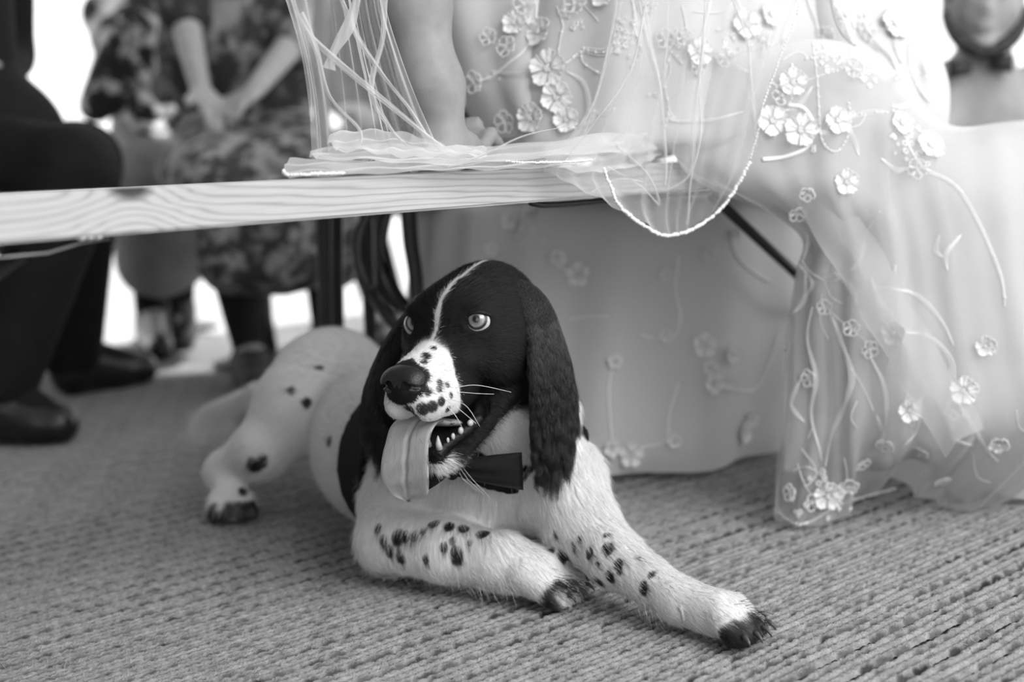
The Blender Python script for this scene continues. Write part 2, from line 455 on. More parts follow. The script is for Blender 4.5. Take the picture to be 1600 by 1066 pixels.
# ---------------------------------------------------------------- the dog
YAW, HP, HR = math.radians(31), math.radians(8), math.radians(0)
HS = 1.03
F_ = nrm([-math.sin(YAW) * math.cos(HP), -math.cos(YAW) * math.cos(HP), -math.sin(HP)])
L_ = nrm(np.cross([0, 0, 1.0], F_)); U_ = np.cross(F_, L_)
L_, U_ = L_ * math.cos(HR) + U_ * math.sin(HR), U_ * math.cos(HR) - L_ * math.sin(HR)
HC = P(741, 509, 1.535)
def H(f, l, u): return HC + HS * (F_ * f + L_ * l + U_ * u)
HRM = np.array([F_, L_, U_])
def he(c, r, k=.012, op='u', tilt=0):
    R = HRM
    if tilt: ca, sa = math.cos(tilt), math.sin(tilt); R = np.array([F_ * ca - U_ * sa, L_, U_ * ca + F_ * sa])
    return ell(H(*c), np.array(r) * HS, R, k, op)
def hc(a, b, ra, rb, k=.012, op='u'): return cap(H(*a), H(*b), ra * HS, rb * HS, k, op)
EYE = (.0505, .0385, .0115)
head = [he((-.004, 0, .002), (.072, .065, .056)), he((.028, 0, .012), (.042, .054, .038)),
        he((-.03, 0, .012), (.05, .05, .05))]
for s in (1, -1):
    head += [he((.038, s * .036, .024), (.020, .017, .013), .012), he((.036, s * .038, .004), (.022, .018, .018), .012), he((.012, s * .046, -.022), (.044, .022, .034), .02),
             he((.046, s * .030, -.018), (.034, .017, .020), .016)]
head += [hc((.045, 0, -.016), (.126, 0, -.026), .0285, .0235, .018),
         he((.090, 0, -.035), (.050, .0265, .022), .012)]
for s in (1, -1):
    head += [he((.113, s * .0165, -.044), (.030, .0175, .020), .008, tilt=.15), he((.078, s * .024, -.046), (.036, .0125, .020), .010, tilt=.12),
             hc((.010, s * .040, -.062), (.085, s * .0165, -.112), .0165, .0105, .008), he((.0, s * .036, -.058), (.03, .018, .026), .012)]
head += [hc((.02, 0, -.082), (.085, 0, -.122), .016, .010, .015), he((.096, 0, -.116), (.014, .0165, .011), .010),
         he((-.012, 0, -.066), (.048, .038, .038), .02)]
# mouth opening
head += [hc((.050, 0, -.074), (.125, 0, -.086), .014, .020, .006, 's'), hc((.048, .028, -.074), (.115, .020, -.086), .0085, .013, .005, 's'),
         hc((.048, -.028, -.074), (.115, -.020, -.086), .0085, .013, .005, 's')]
EYES = []
for s, px, py in ((1, 748, 504), (-1, 634, 508)):
    hit, n = march(head[:20], px, py)
    hz = nrm(L_ * s * .9 - F_ * .45 + U_ * (.02)); hz = nrm(hz - n * (hz @ n)); vt = np.cross(n, hz)
    EYES.append((s, hit, n, hz, vt))
    head.append(ell(hit, np.array([.0148, .0105, .0075]) if s > 0 else np.array([.0140, .0115, .0075]), np.array([hz, vt, n]), .003, 's'))
neck_b = P(778, 738, 1.66)
body = [cap(H(-.045, 0, -.01), P(805, 640, 1.60), .055, .062, .03), cap(P(805, 640, 1.60), neck_b, .064, .072, .03),
        ell(P(745, 785, 1.725), (.100, .10, .105), k=.03), ell(P(778, 770, 1.66), (.068, .055, .070), k=.03),
        cap(P(700, 735, 1.74), P(610, 700, 1.88), .103, .092, .04), cap(P(610, 700, 1.88), P(535, 602, 2.10), .090, .070, .05), ell(P(518, 592, 2.13), (.080, .11, .076), k=.03),
        sph(P(868, 762, 1.62), .052, .03),
        cap(P(872, 752, 1.615), P(905, 815, 1.575), .052, .040, .02), cap(P(905, 815, 1.575), P(960, 872, 1.52), .040, .031, .015),
        cap(P(960, 872, 1.52), P(1062, 938, 1.445), .030, .0215, .012), cap(P(1062, 938, 1.445), P(1125, 960, 1.41), .022, .024, .012),
        sph(P(640, 800, 1.70), .058, .03), cap(P(640, 800, 1.70), P(612, 850, 1.66), .052, .036, .02),
        cap(P(606, 842, 1.645), P(700, 860, 1.60), .038, .036, .015), cap(P(700, 860, 1.60), P(785, 878, 1.57), .035, .031, .012),
        cap(P(785, 878, 1.57), P(845, 897, 1.55), .031, .027, .012),
        # hind leg: thigh, shank, hock, foot
        cap(P(500, 600, 2.06), P(470, 640, 2.0), .070, .066, .03), cap(P(470, 640, 2.0), P(412, 700, 1.98), .062, .038, .02),
        cap(P(412, 700, 1.98), P(352, 735, 2.03), .038, .026, .02), cap(P(352, 735, 2.03), P(362, 775, 1.995), .026, .024, .015),
        # tail
        cap(P(480, 590, 2.22), P(400, 615, 2.32), .026, .016, .02), cap(P(400, 615, 2.32), P(325, 640, 2.38), .016, .008, .01)]
def paw(c, fwd, side, w=.013, n=4, ln=.030, dz=0, tr=1.12):
    out = []; toes = []
    fwd = nrm(fwd); side = nrm(side)
    for i in range(n):
        q = (i - (n - 1) / 2)
        a = c + side * q * w * .75; b = a + nrm(fwd + side * q * .16) * (ln - abs(q) * .005)
        a = a + np.array([0, 0, .002]); b = np.array([b[0], b[1], .0128 * tr + dz])
        out += [cap(a, b, .0125 * tr, .0110 * tr, .004 if tr < 1.2 else .010), sph(b + nrm(fwd) * .004 + [0, 0, -.001], .0110 * tr, .003)]
        toes.append((b, nrm(fwd + side * q * .16)))
    return out, toes
PW1 = P(1135, 958, 1.41); PW2 = P(828, 893, 1.555); PW3 = P(362, 782, 1.985)
pawA, toesA = paw(PW1, G(1200, 985) - G(1120, 960), [.45, .9, 0], .0165)
pawB, toesB = paw(PW2, [.93, -.36, 0], [.36, .93, 0] , .016, ln=.046, tr=1.3)
pawC, toesC = paw(PW3, G(368, 815) - G(360, 790), [1, .1, 0], .0165, ln=.022)
body += pawA + pawB + pawC + [sph(P(1060, 955, 1.428), .009, .006)]

g = N('dog_skin')
sh = g.n('Attribute', attribute_name='shade').outputs['Fac']
M_skin = g.done(g.pbsdf(g.ramp(sh, [(0, .005), (.5, .10), (1, .66)]), .75, .2))
g = N('dog_fur')
sh = g.n('Attribute', attribute_name='shade').outputs['Fac']
colf = g.ramp(sh, [(0, .0045), (.5, .12), (1, .84)])
M_fur = g.done(g.pbsdf(colf, .45, .4))
dog = empty('dog', (float(HC[0]), 1.8, 0))
tag(dog, 'black and white spaniel lying on the rug under the bench, tongue out, looking up', 'dog')
fine = ((HC[0] - .15, HC[0] + .10, .0023), (HC[1] - .19, HC[1] + .08, .0026), (HC[2] - .16, HC[2] + .08, .0023))
bodyo = sdf_mesh('body', body + head, .0052, M_skin, dog, fine, 1, .0015)
BV = np.empty(len(bodyo.data.vertices) * 3, np.float32); bodyo.data.vertices.foreach_get('co', BV); BV = BV.reshape(-1, 3).astype(float)
def bvh_of(o):
    me = o.data; return BVHTree.FromPolygons([v.co for v in me.vertices], [p.vertices for p in me.polygons])
DBVH = bvh_of(bodyo)
def cast(bvh, px, py):
    v = Vector(P(px, py, 1) - CAM).normalized(); h = bvh.ray_cast(Vector(CAM), v)
    return (np.array(h[0]), np.array(h[1])) if h[0] is not None else (None, None)
def hl(p): q = (p - HC) / HS; return q @ F_, q @ L_, q @ U_
def sstep(a, b, x): t = np.clip((x - a) / (b - a), 0, 1); return t * t * (3 - 2 * t)
spots = [(630, 580 + 0, 0)]
SPOT_PX = [(622, 838, 9), (634, 838, 7), (648, 838, 6), (608, 862, 6), (626, 872, 6), (678, 818, 7), (702, 822, 7), (724, 826, 7), (755, 834, 8), (733, 848, 4),
           (707, 845, 4), (693, 856, 5), (715, 870, 8), (712, 864, 6), (665, 876, 5), (590, 826, 4), (661, 830, 4), (866, 838, 4), (895, 855, 5), (921, 863, 6), (949, 858, 7), (966, 882, 7), (953, 902, 6),
           (934, 882, 3), (1005, 918, 6), (1018, 897, 4), (998, 872, 3), (968, 890, 4), (948, 836, 4), (935, 910, 6), (905, 845, 4), (880, 870, 7), (860, 860, 5),
           (600, 845, 5), (545, 735, 7), (552, 765, 5), (480, 630, 6), (455, 610, 5), (500, 575, 5), (515, 690, 6), (395, 728, 9), (410, 722, 7), (380, 768, 5)]
BSP = []
for px, py, r in SPOT_PX:
    h, n = cast(DBVH, px, py)
    if h is not None: BSP.append((h, r * np.linalg.norm(h - CAM) / FPX))
MUZ = [(677, 544, 5), (665, 556, 8), (662, 565, 6), (640, 564, 7), (662, 585, 12), (656, 600, 9), (668, 612, 6), (687, 598, 5), (686, 608, 5), (699, 602, 4), (676, 636, 9), (690, 628, 7),
       (660, 640, 10), (705, 618, 4), (640, 640, 9), (700, 660, 6), (715, 650, 7), (728, 632, 6), (684, 668, 6), (650, 650, 7), (700, 640, 5)]
MSP = []
for px, py, r in MUZ:
    h, n = cast(DBVH, px, py)
    if h is not None: MSP.append((h, r * 1.05 * np.linalg.norm(h - CAM) / FPX))
TOES = [t for t, _ in toesA + toesB + toesC]
def shade(p):
    p = np.asarray(p, float); f, l, u = hl(p)
    jit = np.array([vnoise(q, 60) for q in p]) * .004
    # head black; white muzzle, thin blaze, white chin and throat
    wm = sstep(.074, .086, f + jit - np.abs(l) * .10 - np.clip(u + .02, -.05, .0) * -.25)
    wm = wm * (1 - sstep(.0, .004, np.abs(l + jit) - (.0035 + np.clip(f - .070, 0, 1) * 1.25)))
    blaze = sstep(.0042, .0018, np.abs(l - .001 + jit * .5)) * (f > -.035) * (u > -.02) * .8
    side = sstep(.005, .001, np.abs(l + .040 + jit * 1.5)) * (u > .020) * (u < .05) * (f < .05) * .5
    chin = sstep(-.100, -.108, u + (f - .06) * .55 + jit) * (f > .01)
    throat = sstep(-.082, -.094, u + jit) * sstep(.048, .040, f - .0) * sstep(.06, .05, np.abs(l)) * (f > -.03)
    v = np.maximum.reduce([wm, blaze, side, chin, throat])
    for c, r in MSP: v = v * (1 - .93 * sstep(r + .0015, r - .0015, np.linalg.norm(p - c, axis=1)))
    # body white
    wb = sstep(-.085, -.10, u + jit) * (1 - (f > .05) * (u > -.15))
    zc = np.clip((f + .03) / .01, 0, 1)
    far = np.linalg.norm(p - HC, axis=1)
    backneck = sstep(.285, .255, p[:, 2] + jit) * (p[:, 1] > HC[1] + .02)
    muzz = (f > .05) & (np.abs(l) < .06) & (u > -.145) & (f < .18)
    isbody = ((far > .155) & ~muzz) | (p[:, 1] > HC[1] + .13)
    vb = np.where(p[:, 2] > .24, sstep(1.72, 1.80, p[:, 1]), 1.0)
    for c, r in BSP:
        dd = p - c; dd[:, 2] *= .75; vb = vb * (1 - .98 * sstep(r * 1.15 + .002, r - .0005, np.linalg.norm(dd, axis=1) + jit * .5))
    for c in TOES: vb = vb * (1 - .96 * sstep(.019, .013, np.linalg.norm(p - c - np.array([0, 0, -.002]), axis=1) + jit))
    out = np.where(isbody, vb, np.maximum(v, wb * (u < -.10)))
    # mouth lining dark
    mo = (u < -.058) & (u > -.118) & (f > .03) & (np.abs(l) < .014 + (.1 - f) * .28) & (far < .19)
    dlip = np.abs(u + .074 + (f - .05) * .32)
    out = np.where(mo & (dlip < .022), .02, out)
    return np.where(np.linalg.norm(np.stack([f - .138, l * .9, (u + .020)], 1), axis=1) < .0225, .01, out)
SHV = shade(BV)
at = bodyo.data.attributes.new('shade', 'FLOAT', 'POINT'); at.data.foreach_set('value', SHV.astype(np.float32))

def sample(o, n, weight=None):
    me = o.data; me.calc_loop_triangles(); nt = len(me.loop_triangles)
    T = np.empty(nt * 3, np.int32); me.loop_triangles.foreach_get('vertices', T); T = T.reshape(-1, 3)
    V = np.empty(len(me.vertices) * 3, np.float32); me.vertices.foreach_get('co', V); V = V.reshape(-1, 3).astype(float)
    Nn = np.empty(len(me.vertices) * 3, np.float32); me.vertices.foreach_get('normal', Nn); Nn = Nn.reshape(-1, 3).astype(float)
    A = np.linalg.norm(np.cross(V[T[:, 1]] - V[T[:, 0]], V[T[:, 2]] - V[T[:, 0]]), axis=1)
    if weight is not None: A = A * weight(V[T].mean(1))
    A /= A.sum(); k = RNG.choice(nt, n, p=A)
    a, b = RNG.random(n), RNG.random(n); fl = a + b > 1; a[fl] = 1 - a[fl]; b[fl] = 1 - b[fl]
    W = np.stack([1 - a - b, a, b], 1)[..., None]
    nn = (Nn[T[k]] * W).sum(1); nn /= np.linalg.norm(nn, axis=1, keepdims=True) + 1e-9
    return (V[T[k]] * W).sum(1), nn
def hair(name, root_p, dirs, lens, bend, shades, rad, m, root, npt=5, wav=None, clump=None):
    n = len(root_p); t = np.linspace(0, 1, npt)[None, :, None]
    pts = root_p[:, None, :] - dirs[:, None, :] * .0008 + dirs[:, None, :] * lens[:, None, None] * t + bend[:, None, :] * lens[:, None, None] * t ** 2
    if wav is not None:
        sd, amp, fr, ph = wav; pts = pts + sd[:, None, :] * (amp[:, None, None] * np.sin(fr[:, None, None] * t + ph[:, None, None]) * t)
    if clump is not None:
        tgt, st = clump; pts = pts + (pts[tgt] - pts) * (t ** 1.5) * st
    pts[..., 2] = np.maximum(pts[..., 2], .001)
    cv = bpy.data.hair_curves.new(name); cv.add_curves([npt] * n)
    cv.attributes['position'].data.foreach_set('vector', pts.astype(np.float32).ravel())
    ra = cv.attributes.get('radius') or cv.attributes.new('radius', 'FLOAT', 'POINT')
    taper = np.linspace(1, .25, npt)[None, :] * np.broadcast_to(rad, (n,))[:, None]
    ra.data.foreach_set('value', taper.astype(np.float32).ravel())
    sa = cv.attributes.new('shade', 'FLOAT', 'CURVE'); sa.data.foreach_set('value', shades.astype(np.float32))
    cv.materials.append(m); o = link(name, cv); under(o, root); tag(o, kind='stuff'); return o
BONES = [(P(805, 640, 1.60), neck_b, .07), (neck_b, P(720, 860, 1.64), .1), (P(700, 735, 1.74), P(610, 700, 1.88), .1), (P(610, 700, 1.88), P(518, 592, 2.13), .08),
         (P(872, 752, 1.615), P(905, 815, 1.575), .05), (P(905, 815, 1.575), P(1062, 938, 1.445), .03), (P(1062, 938, 1.445), P(1160, 975, 1.40), .02),
         (P(640, 800, 1.70), P(612, 850, 1.66), .05), (P(606, 842, 1.645), P(795, 888, 1.54), .03), (P(795, 888, 1.54), P(890, 925, 1.52), .02),
         (P(520, 590, 2.05), P(425, 690, 1.98), .06), (P(425, 690, 1.98), P(352, 735, 2.03), .03), (P(352, 735, 2.03), P(364, 800, 1.98), .02), (P(480, 590, 2.22), P(325, 640, 2.38), .02)]
def flow(p):
    D = []
    for a, b, r in BONES:
        ba = b - a; h = np.clip(((p - a) @ ba) / (ba @ ba), 0, 1); D.append(np.linalg.norm(p - a - h[:, None] * ba, axis=1) - r)
    D = np.array(D); W = np.exp(-(D - D.min(0)) / .05); W /= W.sum(0)
    d = W.T @ np.array([nrm(b - a) for a, b, r in BONES])
    f, l, u = hl(p); hd = (np.linalg.norm(p - HC, axis=1) < .15) | ((f > .05) & (np.abs(l) < .05) & (u > -.14) & (f < .18))
    f, l, u = hl(p); down = sstep(.0, -.05, u)[:, None]
    hd_dir = -F_[None] * 1.0 - U_[None] * (.25 + down * .5) + L_[None] * np.sign(l)[:, None] * .25
    return np.where(hd[:, None], hd_dir, d), hd
def keep(p):
    f, l, u = hl(p)
    e = np.minimum(*[np.linalg.norm((p - q - n * .001) @ np.stack([hz * .85, vt * 1.15, n * .7], 1), axis=1) for _, q, n, hz, vt in EYES])
    nose = np.linalg.norm(np.stack([f - .142, l, (u + .018)], 1), axis=1)
    mo = (u < -.060) & (u > -.112) & (f > .035) & (np.abs(l) < .012 + (.1 - f) * .26) & (np.abs(u + .074 + (f - .05) * .32) < .019)
    return (e > .0125) & (nose > .0225) & ~mo
def coat(name, n, near):
    wt = (lambda c: (np.linalg.norm(c - HC, axis=1) < .17) * 1.0 + .05) if near else (lambda c: (np.linalg.norm(c - HC, axis=1) > .12) * np.clip(2.3 - c[:, 1], .25, 1) * (c[:, 2] > .006))
    p, nn = sample(bodyo, n, wt); k = keep(p); p, nn = p[k], nn[k]
    d, hd = flow(p); d = d - nn * (d * nn).sum(1)[:, None]; d /= np.linalg.norm(d, axis=1, keepdims=True) + 1e-6
    f, l, u = hl(p); s = shade(p + RNG.normal(0, .0016, p.shape) * np.where(hd, 1.0, .5)[:, None])
    lens = np.where(hd, .0085, .0150); lens = np.where(hd & (f > .06), .0055, lens); lens = np.where(~hd & (p[:, 2] > .10) & (p[:, 1] < 1.75), .019, lens)
    legs = (~hd) & (p[:, 1] < 1.60) & (p[:, 2] < .06); lens = np.where(legs, .0095, lens)
    lens = np.where(hd & (u < -.07), .011, lens); lens = np.where(hd & (f > .07) & (u < -.035) & (u > -.092), .0034, lens); lens = lens * RNG.uniform(.7, 1.25, len(p))
    up = np.where(hd, .30, .22)[:, None]
    dr = d + nn * up + RNG.normal(0, .13, p.shape); dr /= np.linalg.norm(dr, axis=1, keepdims=True)
    bend = -nn * .12 + np.array([0, 0, -.08]) + RNG.normal(0, .06, p.shape)
    s = np.clip(s * RNG.uniform(.82, 1.05, len(p)), 0, 1)
    return hair(name, p, dr, lens, bend, s, np.where(s > .5, .00016, .00014), M_fur, dog, 4)
coat('head_fur', 52000, True)
coat('body_fur', 90000, False)

# nose
M_nose = None
g = N('nose_leather'); vo = g.n('TexVoronoi', {'Vector': g.pos(), 'Scale': 900}).outputs[0]
M_nose = g.done(g.pbsdf(.016, .36, .5, g.bump(vo, .45, .0008)))
sdf_mesh('nose', [he((.135, 0, -.0165), (.0125, .0235, .0125), .004), he((.1415, 0, -.0265), (.0075, .0125, .0125), .006)] +
         [he((.1405, q * .0125, -.0205), (.0092, .0108, .0108), .004) for q in (1, -1)] +
         [hc((.156, q * .0085, -.0225), (.140, q * .0105, -.0195), .0046, .0040, .002, 's') for q in (1, -1)] +
         [hc((.150, q * .0150, -.0215), (.139, q * .0225, -.0245), .0024, .0020, .002, 's') for q in (1, -1)] +
         [he((.1515, 0, -.029), (.006, .0008, .010), .001, 's')], .0010, M_nose, dog, relax=1)
# eyes
g = N('dog_eye'); c = g.pos(); rr = g.n('VectorMath', {0: c}, operation='LENGTH').outputs['Value']
xyz = g.n('SeparateXYZ', {0: c}).outputs
rad = g.math('SQRT', g.math('ADD', g.math('MULTIPLY', xyz[0], xyz[0]), g.math('MULTIPLY', xyz[1], xyz[1])))
fib = g.noise(g.n('Mapping', {'Vector': c, 'Scale': (1, 1, .2)}).outputs[0], 900, 3)
iris = g.ramp(g.math('DIVIDE', g.math('ADD', rad, g.math('MULTIPLY', g.math('SUBTRACT', fib, .5), .0008)), .0125), [(0, .003), (.28, .003), (.36, .12), (.60, .28), (.72, .02), (.84, .008), (.89, .42), (1, .55)])  # iris tone lightened to stand in for the bright sky reflection
e = g.n('SeparateColor', {0: iris}).outputs[0]
M_eye = g.done(g.pbsdf(iris, .28, .5, **{'Coat Weight': 1.0, 'Coat Roughness': .03, 'Coat IOR': 1.5}))
def eye(s):
    _, hit, n, hz, vt = EYES[0 if s > 0 else 1]; r = .0148; c = hit - n * .0136
    gaze = nrm(F_ * .86 + L_ * (s * .30 - .22) + U_ * .38)
    if s > 0: gaze = nrm(P(738, 498, 1.0) * 0 + (CAM - c) * .74 / np.linalg.norm(CAM - c) + np.array([-.13, 0, .10]))
    else: gaze = nrm((CAM - c) * .72 / np.linalg.norm(CAM - c) + np.array([-.16, 0, .10]))
    x = nrm(np.cross([0, 0, 1], gaze)); y = np.cross(gaze, x); V, Fc = [], []
    mb = MB(); nu, nv = 32, 24
    for i in range(nv + 1):
        t = math.pi * i / nv; bulge = .0009 * max(0, 1 - (t / .62) ** 2)
        for j in range(nu):
            a = 2 * math.pi * j / nu; V.append(((r + bulge) * math.sin(t) * math.cos(a), (r + bulge) * math.sin(t) * math.sin(a), (r + bulge) * math.cos(t)))
    Fc = [[i * nu + j, (i + 1) * nu + j, (i + 1) * nu + (j + 1) % nu, i * nu + (j + 1) % nu] for i in range(nv) for j in range(nu)]
    o = pymesh('eye', V, Fc, M_eye); o.parent = dog; o.matrix_parent_inverse = Matrix.Translation(-Vector(dog.location))
    o.matrix_world = Matrix(((x[0], y[0], gaze[0], c[0]), (x[1], y[1], gaze[1], c[1]), (x[2], y[2], gaze[2], c[2]), (0, 0, 0, 1)))
eye(1); eye(-1)
M_lid = plain('eyelid_skin', .008, .6, .2, 300, .2)
for s, hit, n, hz, vt in EYES:
    c = hit - n * .0136; ring = []
    for k in range(33):
        a = 2 * math.pi * k / 32; q = hz * .0142 * math.cos(a) + vt * (.0100 if s > 0 else .0110) * math.sin(a) * (1 - .12 * math.cos(a)); dd = nrm(q + n * math.sqrt(max(1e-6, .0151 ** 2 - min(.015 ** 2, q @ q)))); ring.append(c + dd * .0155)
    mb = MB(); mb.tube(ring, [.0013 + .0010 * max(0, math.sin(2 * math.pi * k / 32) * (1 if vt[2] > 0 else -1)) for k in range(33)], 8); mb.build('eyelid', M_lid, dog)
# tongue
g = N('tongue'); c = g.n('TexCoord').outputs['UV']; vo = g.n('TexVoronoi', {'Vector': g.n('Mapping', {'Vector': c, 'Scale': (1, .14, 1)}).outputs[0], 'Scale': 260}, feature='DISTANCE_TO_EDGE').outputs[0]
n2 = g.noise(g.n('TexCoord').outputs['Object'], 1400, 2)
M_tongue = g.done(g.pbsdf(g.ramp(vo, [(0, .36), (.02, .43), (.2, .46)]), .42, .5, g.bump(g.math('ADD', g.math('MULTIPLY', g.ramp(vo, [(0, 0), (.06, 1)]), .7), g.math('MULTIPLY', n2, .5)), .4, .0006)))
def tongue():
    ctr = [H(.055, -.004, -.090), H(.082, -.008, -.081), H(.102, -.012, -.074), H(.116, -.015, -.082), H(.1215, -.019, -.103), H(.1215, -.024, -.126), H(.118, -.028, -.142), H(.115, -.030, -.153)]
    wd = [.012, .017, .022, .0235, .025, .0275, .0275, .0275]; th = [.006, .006, .0055, .005, .0045, .004, .0035, .002]
    n = 60; C0 = catmull(ctr, np.linspace(0, 1, 300)); s0_ = np.concatenate([[0], np.cumsum(np.linalg.norm(np.diff(C0, axis=0), axis=1))]); C = np.stack([np.interp(np.linspace(0, s0_[-1], n), s0_, C0[:, q]) for q in range(3)], 1); Wd = catmull(np.array(wd)[:, None], np.linspace(0, 1, n))[:, 0]; Th = catmull(np.array(th)[:, None], np.linspace(0, 1, n))[:, 0]
    x = np.linspace(0, 1, n); Wd = np.where(x > .79, Wd.max() * np.clip(1 - ((x - .79) / .21) ** 2.4, .0004, 1) ** .55, Wd)
    T = np.gradient(C, axis=0); T /= np.linalg.norm(T, axis=1, keepdims=True)
    m = 33; V = []
    for i in range(n):
        s = nrm(L_ * .93 + np.array([0.12, .0, -.05]) ); s = nrm(s - T[i] * (s @ T[i])); nn = np.cross(T[i], s) ; 
        if nn @ (F_ + U_) < 0: nn = -nn
        for j in range(m):
            q = -1 + 2 * j / (m - 1); gr = -.0042 * math.exp(-(q / .07) ** 2) * min(1, x[i] * 3) * (1 - x[i] ** 5) + .0012 * (1 - q * q) + .004 * q * q * (.3 + .7 * x[i]) + .0006 * math.sin(x[i] * 40 + q * 5)
            V.append(C[i] + s * Wd[i] * HS * q + nn * (gr + Th[i] * .5 * math.sqrt(max(0, 1 - q ** 6))))
        for j in range(m):
            q = 1 - 2 * j / (m - 1); V.append(C[i] + s * Wd[i] * HS * q + nn * (.004 * q * q * (.3 + .7 * x[i]) - Th[i] * .5 * math.sqrt(max(0, 1 - q ** 6))))
    M = 2 * m; Fq = [[i * M + j, i * M + (j + 1) % M, (i + 1) * M + (j + 1) % M, (i + 1) * M + j] for i in range(n - 1) for j in range(M)]
    Fq += [list(range(M))[::-1], [(n - 1) * M + j for j in range(M)]]
    o = pymesh('tongue', V, Fq, M_tongue, dog); uv = o.data.uv_layers.new(name='UVMap')
    for lp in o.data.loops:
        i, j = divmod(lp.vertex_index, M); uv.data[lp.index].uv = (((j if j < m else M - j) / m) * .055, i / n * .14)
tongue()
# gums and teeth
M_gum = plain('gum', .010, .45, .2, 400, .5, .6, .001)
M_tooth = plain('tooth', .42, .25, .6, 200, .08)
lipcurve = lambda s, z: [H(.040, s * .036, -.086 + z), H(.056, s * .030, -.095 + z), H(.074, s * .0215, -.104 + z), H(.090, s * .013, -.106 + z)]
for s in (1, -1):
    mb = MB(); c = catmull(lipcurve(s, .0), np.linspace(0, 1, 24)); mb.tube([q + U_ * .0012 * math.sin(i * 1.6) for i, q in enumerate(c)], [.0045 + .0008 * math.sin(i * 2.1) for i in range(24)], 8); mb.build('gum', M_gum, dog)
    c = catmull(lipcurve(s, .006), np.linspace(0, 1, 24))
    mb = MB(); b = P(687, 702, 1.447) if s > 0 else H(.092, -.0125, -.103); mb.tube([b, b + U_ * .006 + F_ * .001, b + U_ * .011 + F_ * .0005, b + U_ * .0145], [.0036, .003, .0017, .0004], 8); mb.build('canine_tooth', M_tooth, dog)
for px, py, dp, wd, hgt in [(700, 688, 1.452, .0020, .0030), (708, 682, 1.455, .0028, .0036), (720, 673, 1.460, .0038, .0040), (735, 661, 1.467, .0044, .0036)]:
    mb = MB(); mb.ball(P(px, py, dp), (wd, wd * .7, hgt), HRM, 8, 6); mb.build('tooth', M_tooth, dog)
mb = MB(); mb.tube(catmull([P(683, 712, 1.450), P(694, 698, 1.456), P(709, 686, 1.463), P(727, 673, 1.470), P(750, 652, 1.479)], np.linspace(0, 1, 20)), [.0058 + .0007 * math.sin(i * 2.3) for i in range(20)], 8); mb.build('gum', M_gum, dog)
# claws
M_claw = plain('claw', .06, .35, .5)
for b, d in toesA + toesB + toesC:
    q = b + d * .014; mb = MB(); mb.tube([q + [0, 0, .003], q + d * .005 + [0, 0, .0035], q + d * .010 + [0, 0, 0], q + d * .0125 + [0, 0, -.004]], [.0026, .0024, .0016, .0005], 8); mb.build('claw', M_claw, dog)
q = P(1063, 958, 1.417); mb = MB(); mb.tube([q + [0, 0, .006], q + [.002, -.002, .002], q + [.003, -.003, -.006], q + [.001, -.002, -.010]], [.0026, .0026, .0018, .0005], 8); o = mb.build('claw', plain('pale_claw', .5, .35, .5), dog); tag(o, 'dewclaw')

# ears
def ear(s, pts, rad, flat, seed, nh, lbase):
    C = catmull([H(*q) for q in pts], np.linspace(0, 1, 15)); out_ = nrm(L_ * s + F_ * (.15 if s > 0 else .5))
    R3 = catmull(np.array(rad), np.linspace(0, 1, 15)); pr = []
    for i in range(15):
        T = nrm(C[min(i + 1, 14)] - C[max(i - 1, 0)]); o2 = nrm(out_ - T * (out_ @ T)); wdir = np.cross(T, o2)
        pr.append(ell(C[i], (R3[i][0], flat, .016), np.array([wdir, o2, T]), .010))
    m = sdf_mesh('ear', pr, .0028, M_skin, dog, relax=2)
    nv = len(m.data.vertices); a = m.data.attributes.new('shade', 'FLOAT', 'POINT'); a.data.foreach_set('value', np.zeros(nv, np.float32))
    rs = np.random.default_rng(seed); p, nn = sample(m, nh)
    axis_t = nrm(C[-1] - C[0]); h = np.clip(((p - C[0]) @ axis_t) / np.linalg.norm(C[-1] - C[0]), 0, 1)
    wd = np.cross(axis_t, out_)
    d = axis_t + nn * .10 + rs.normal(0, .05, p.shape); d /= np.linalg.norm(d, axis=1, keepdims=True)
    lens = (lbase * (.5 + .62 * h ** 1.3)) * rs.uniform(.7, 1.15, nh)
    # locks: each hair is drawn to the nearest of a few guide hairs
    ng = 330; gi = rs.choice(nh, ng, replace=False); dd = ((p[:, None, :] - p[None, gi, :]) ** 2).sum(2); tg = gi[np.argmin(dd, 1)]
    ph = rs.uniform(0, 6.28, nh); ph = ph[tg] + rs.normal(0, .3, nh)
    sd = np.broadcast_to(nrm(wd), p.shape) * .8 + nn * .5
    hair('ear_fur', p, d, lens, np.array([0, 0, -.10]) + nn * -.12 + rs.normal(0, .03, p.shape), np.clip(rs.normal(.06, .04, nh), 0, .2), .00015, M_fur, dog, 9,
         wav=(sd, .0018 + .0042 * h, 6 + 8 * lens / .05, ph), clump=(tg, .5))
    return m
ear(1, [(-.020, .048, .030), (-.020, .066, .010), (-.012, .078, -.025), (-.004, .083, -.060), (.000, .080, -.092), (.002, .074, -.118)],
    [(.018,), (.025,), (.031,), (.034,), (.031,), (.020,)], .007, 3, 26000, .046)
ear(-1, [(-.020, -.052, .026), (-.002, -.078, .008), (.010, -.104, -.022), (.022, -.120, -.060), (.024, -.116, -.095), (.018, -.100, -.125)],
    [(.018,), (.025,), (.030,), (.033,), (.030,), (.020,)], .007, 4, 15000, .045)
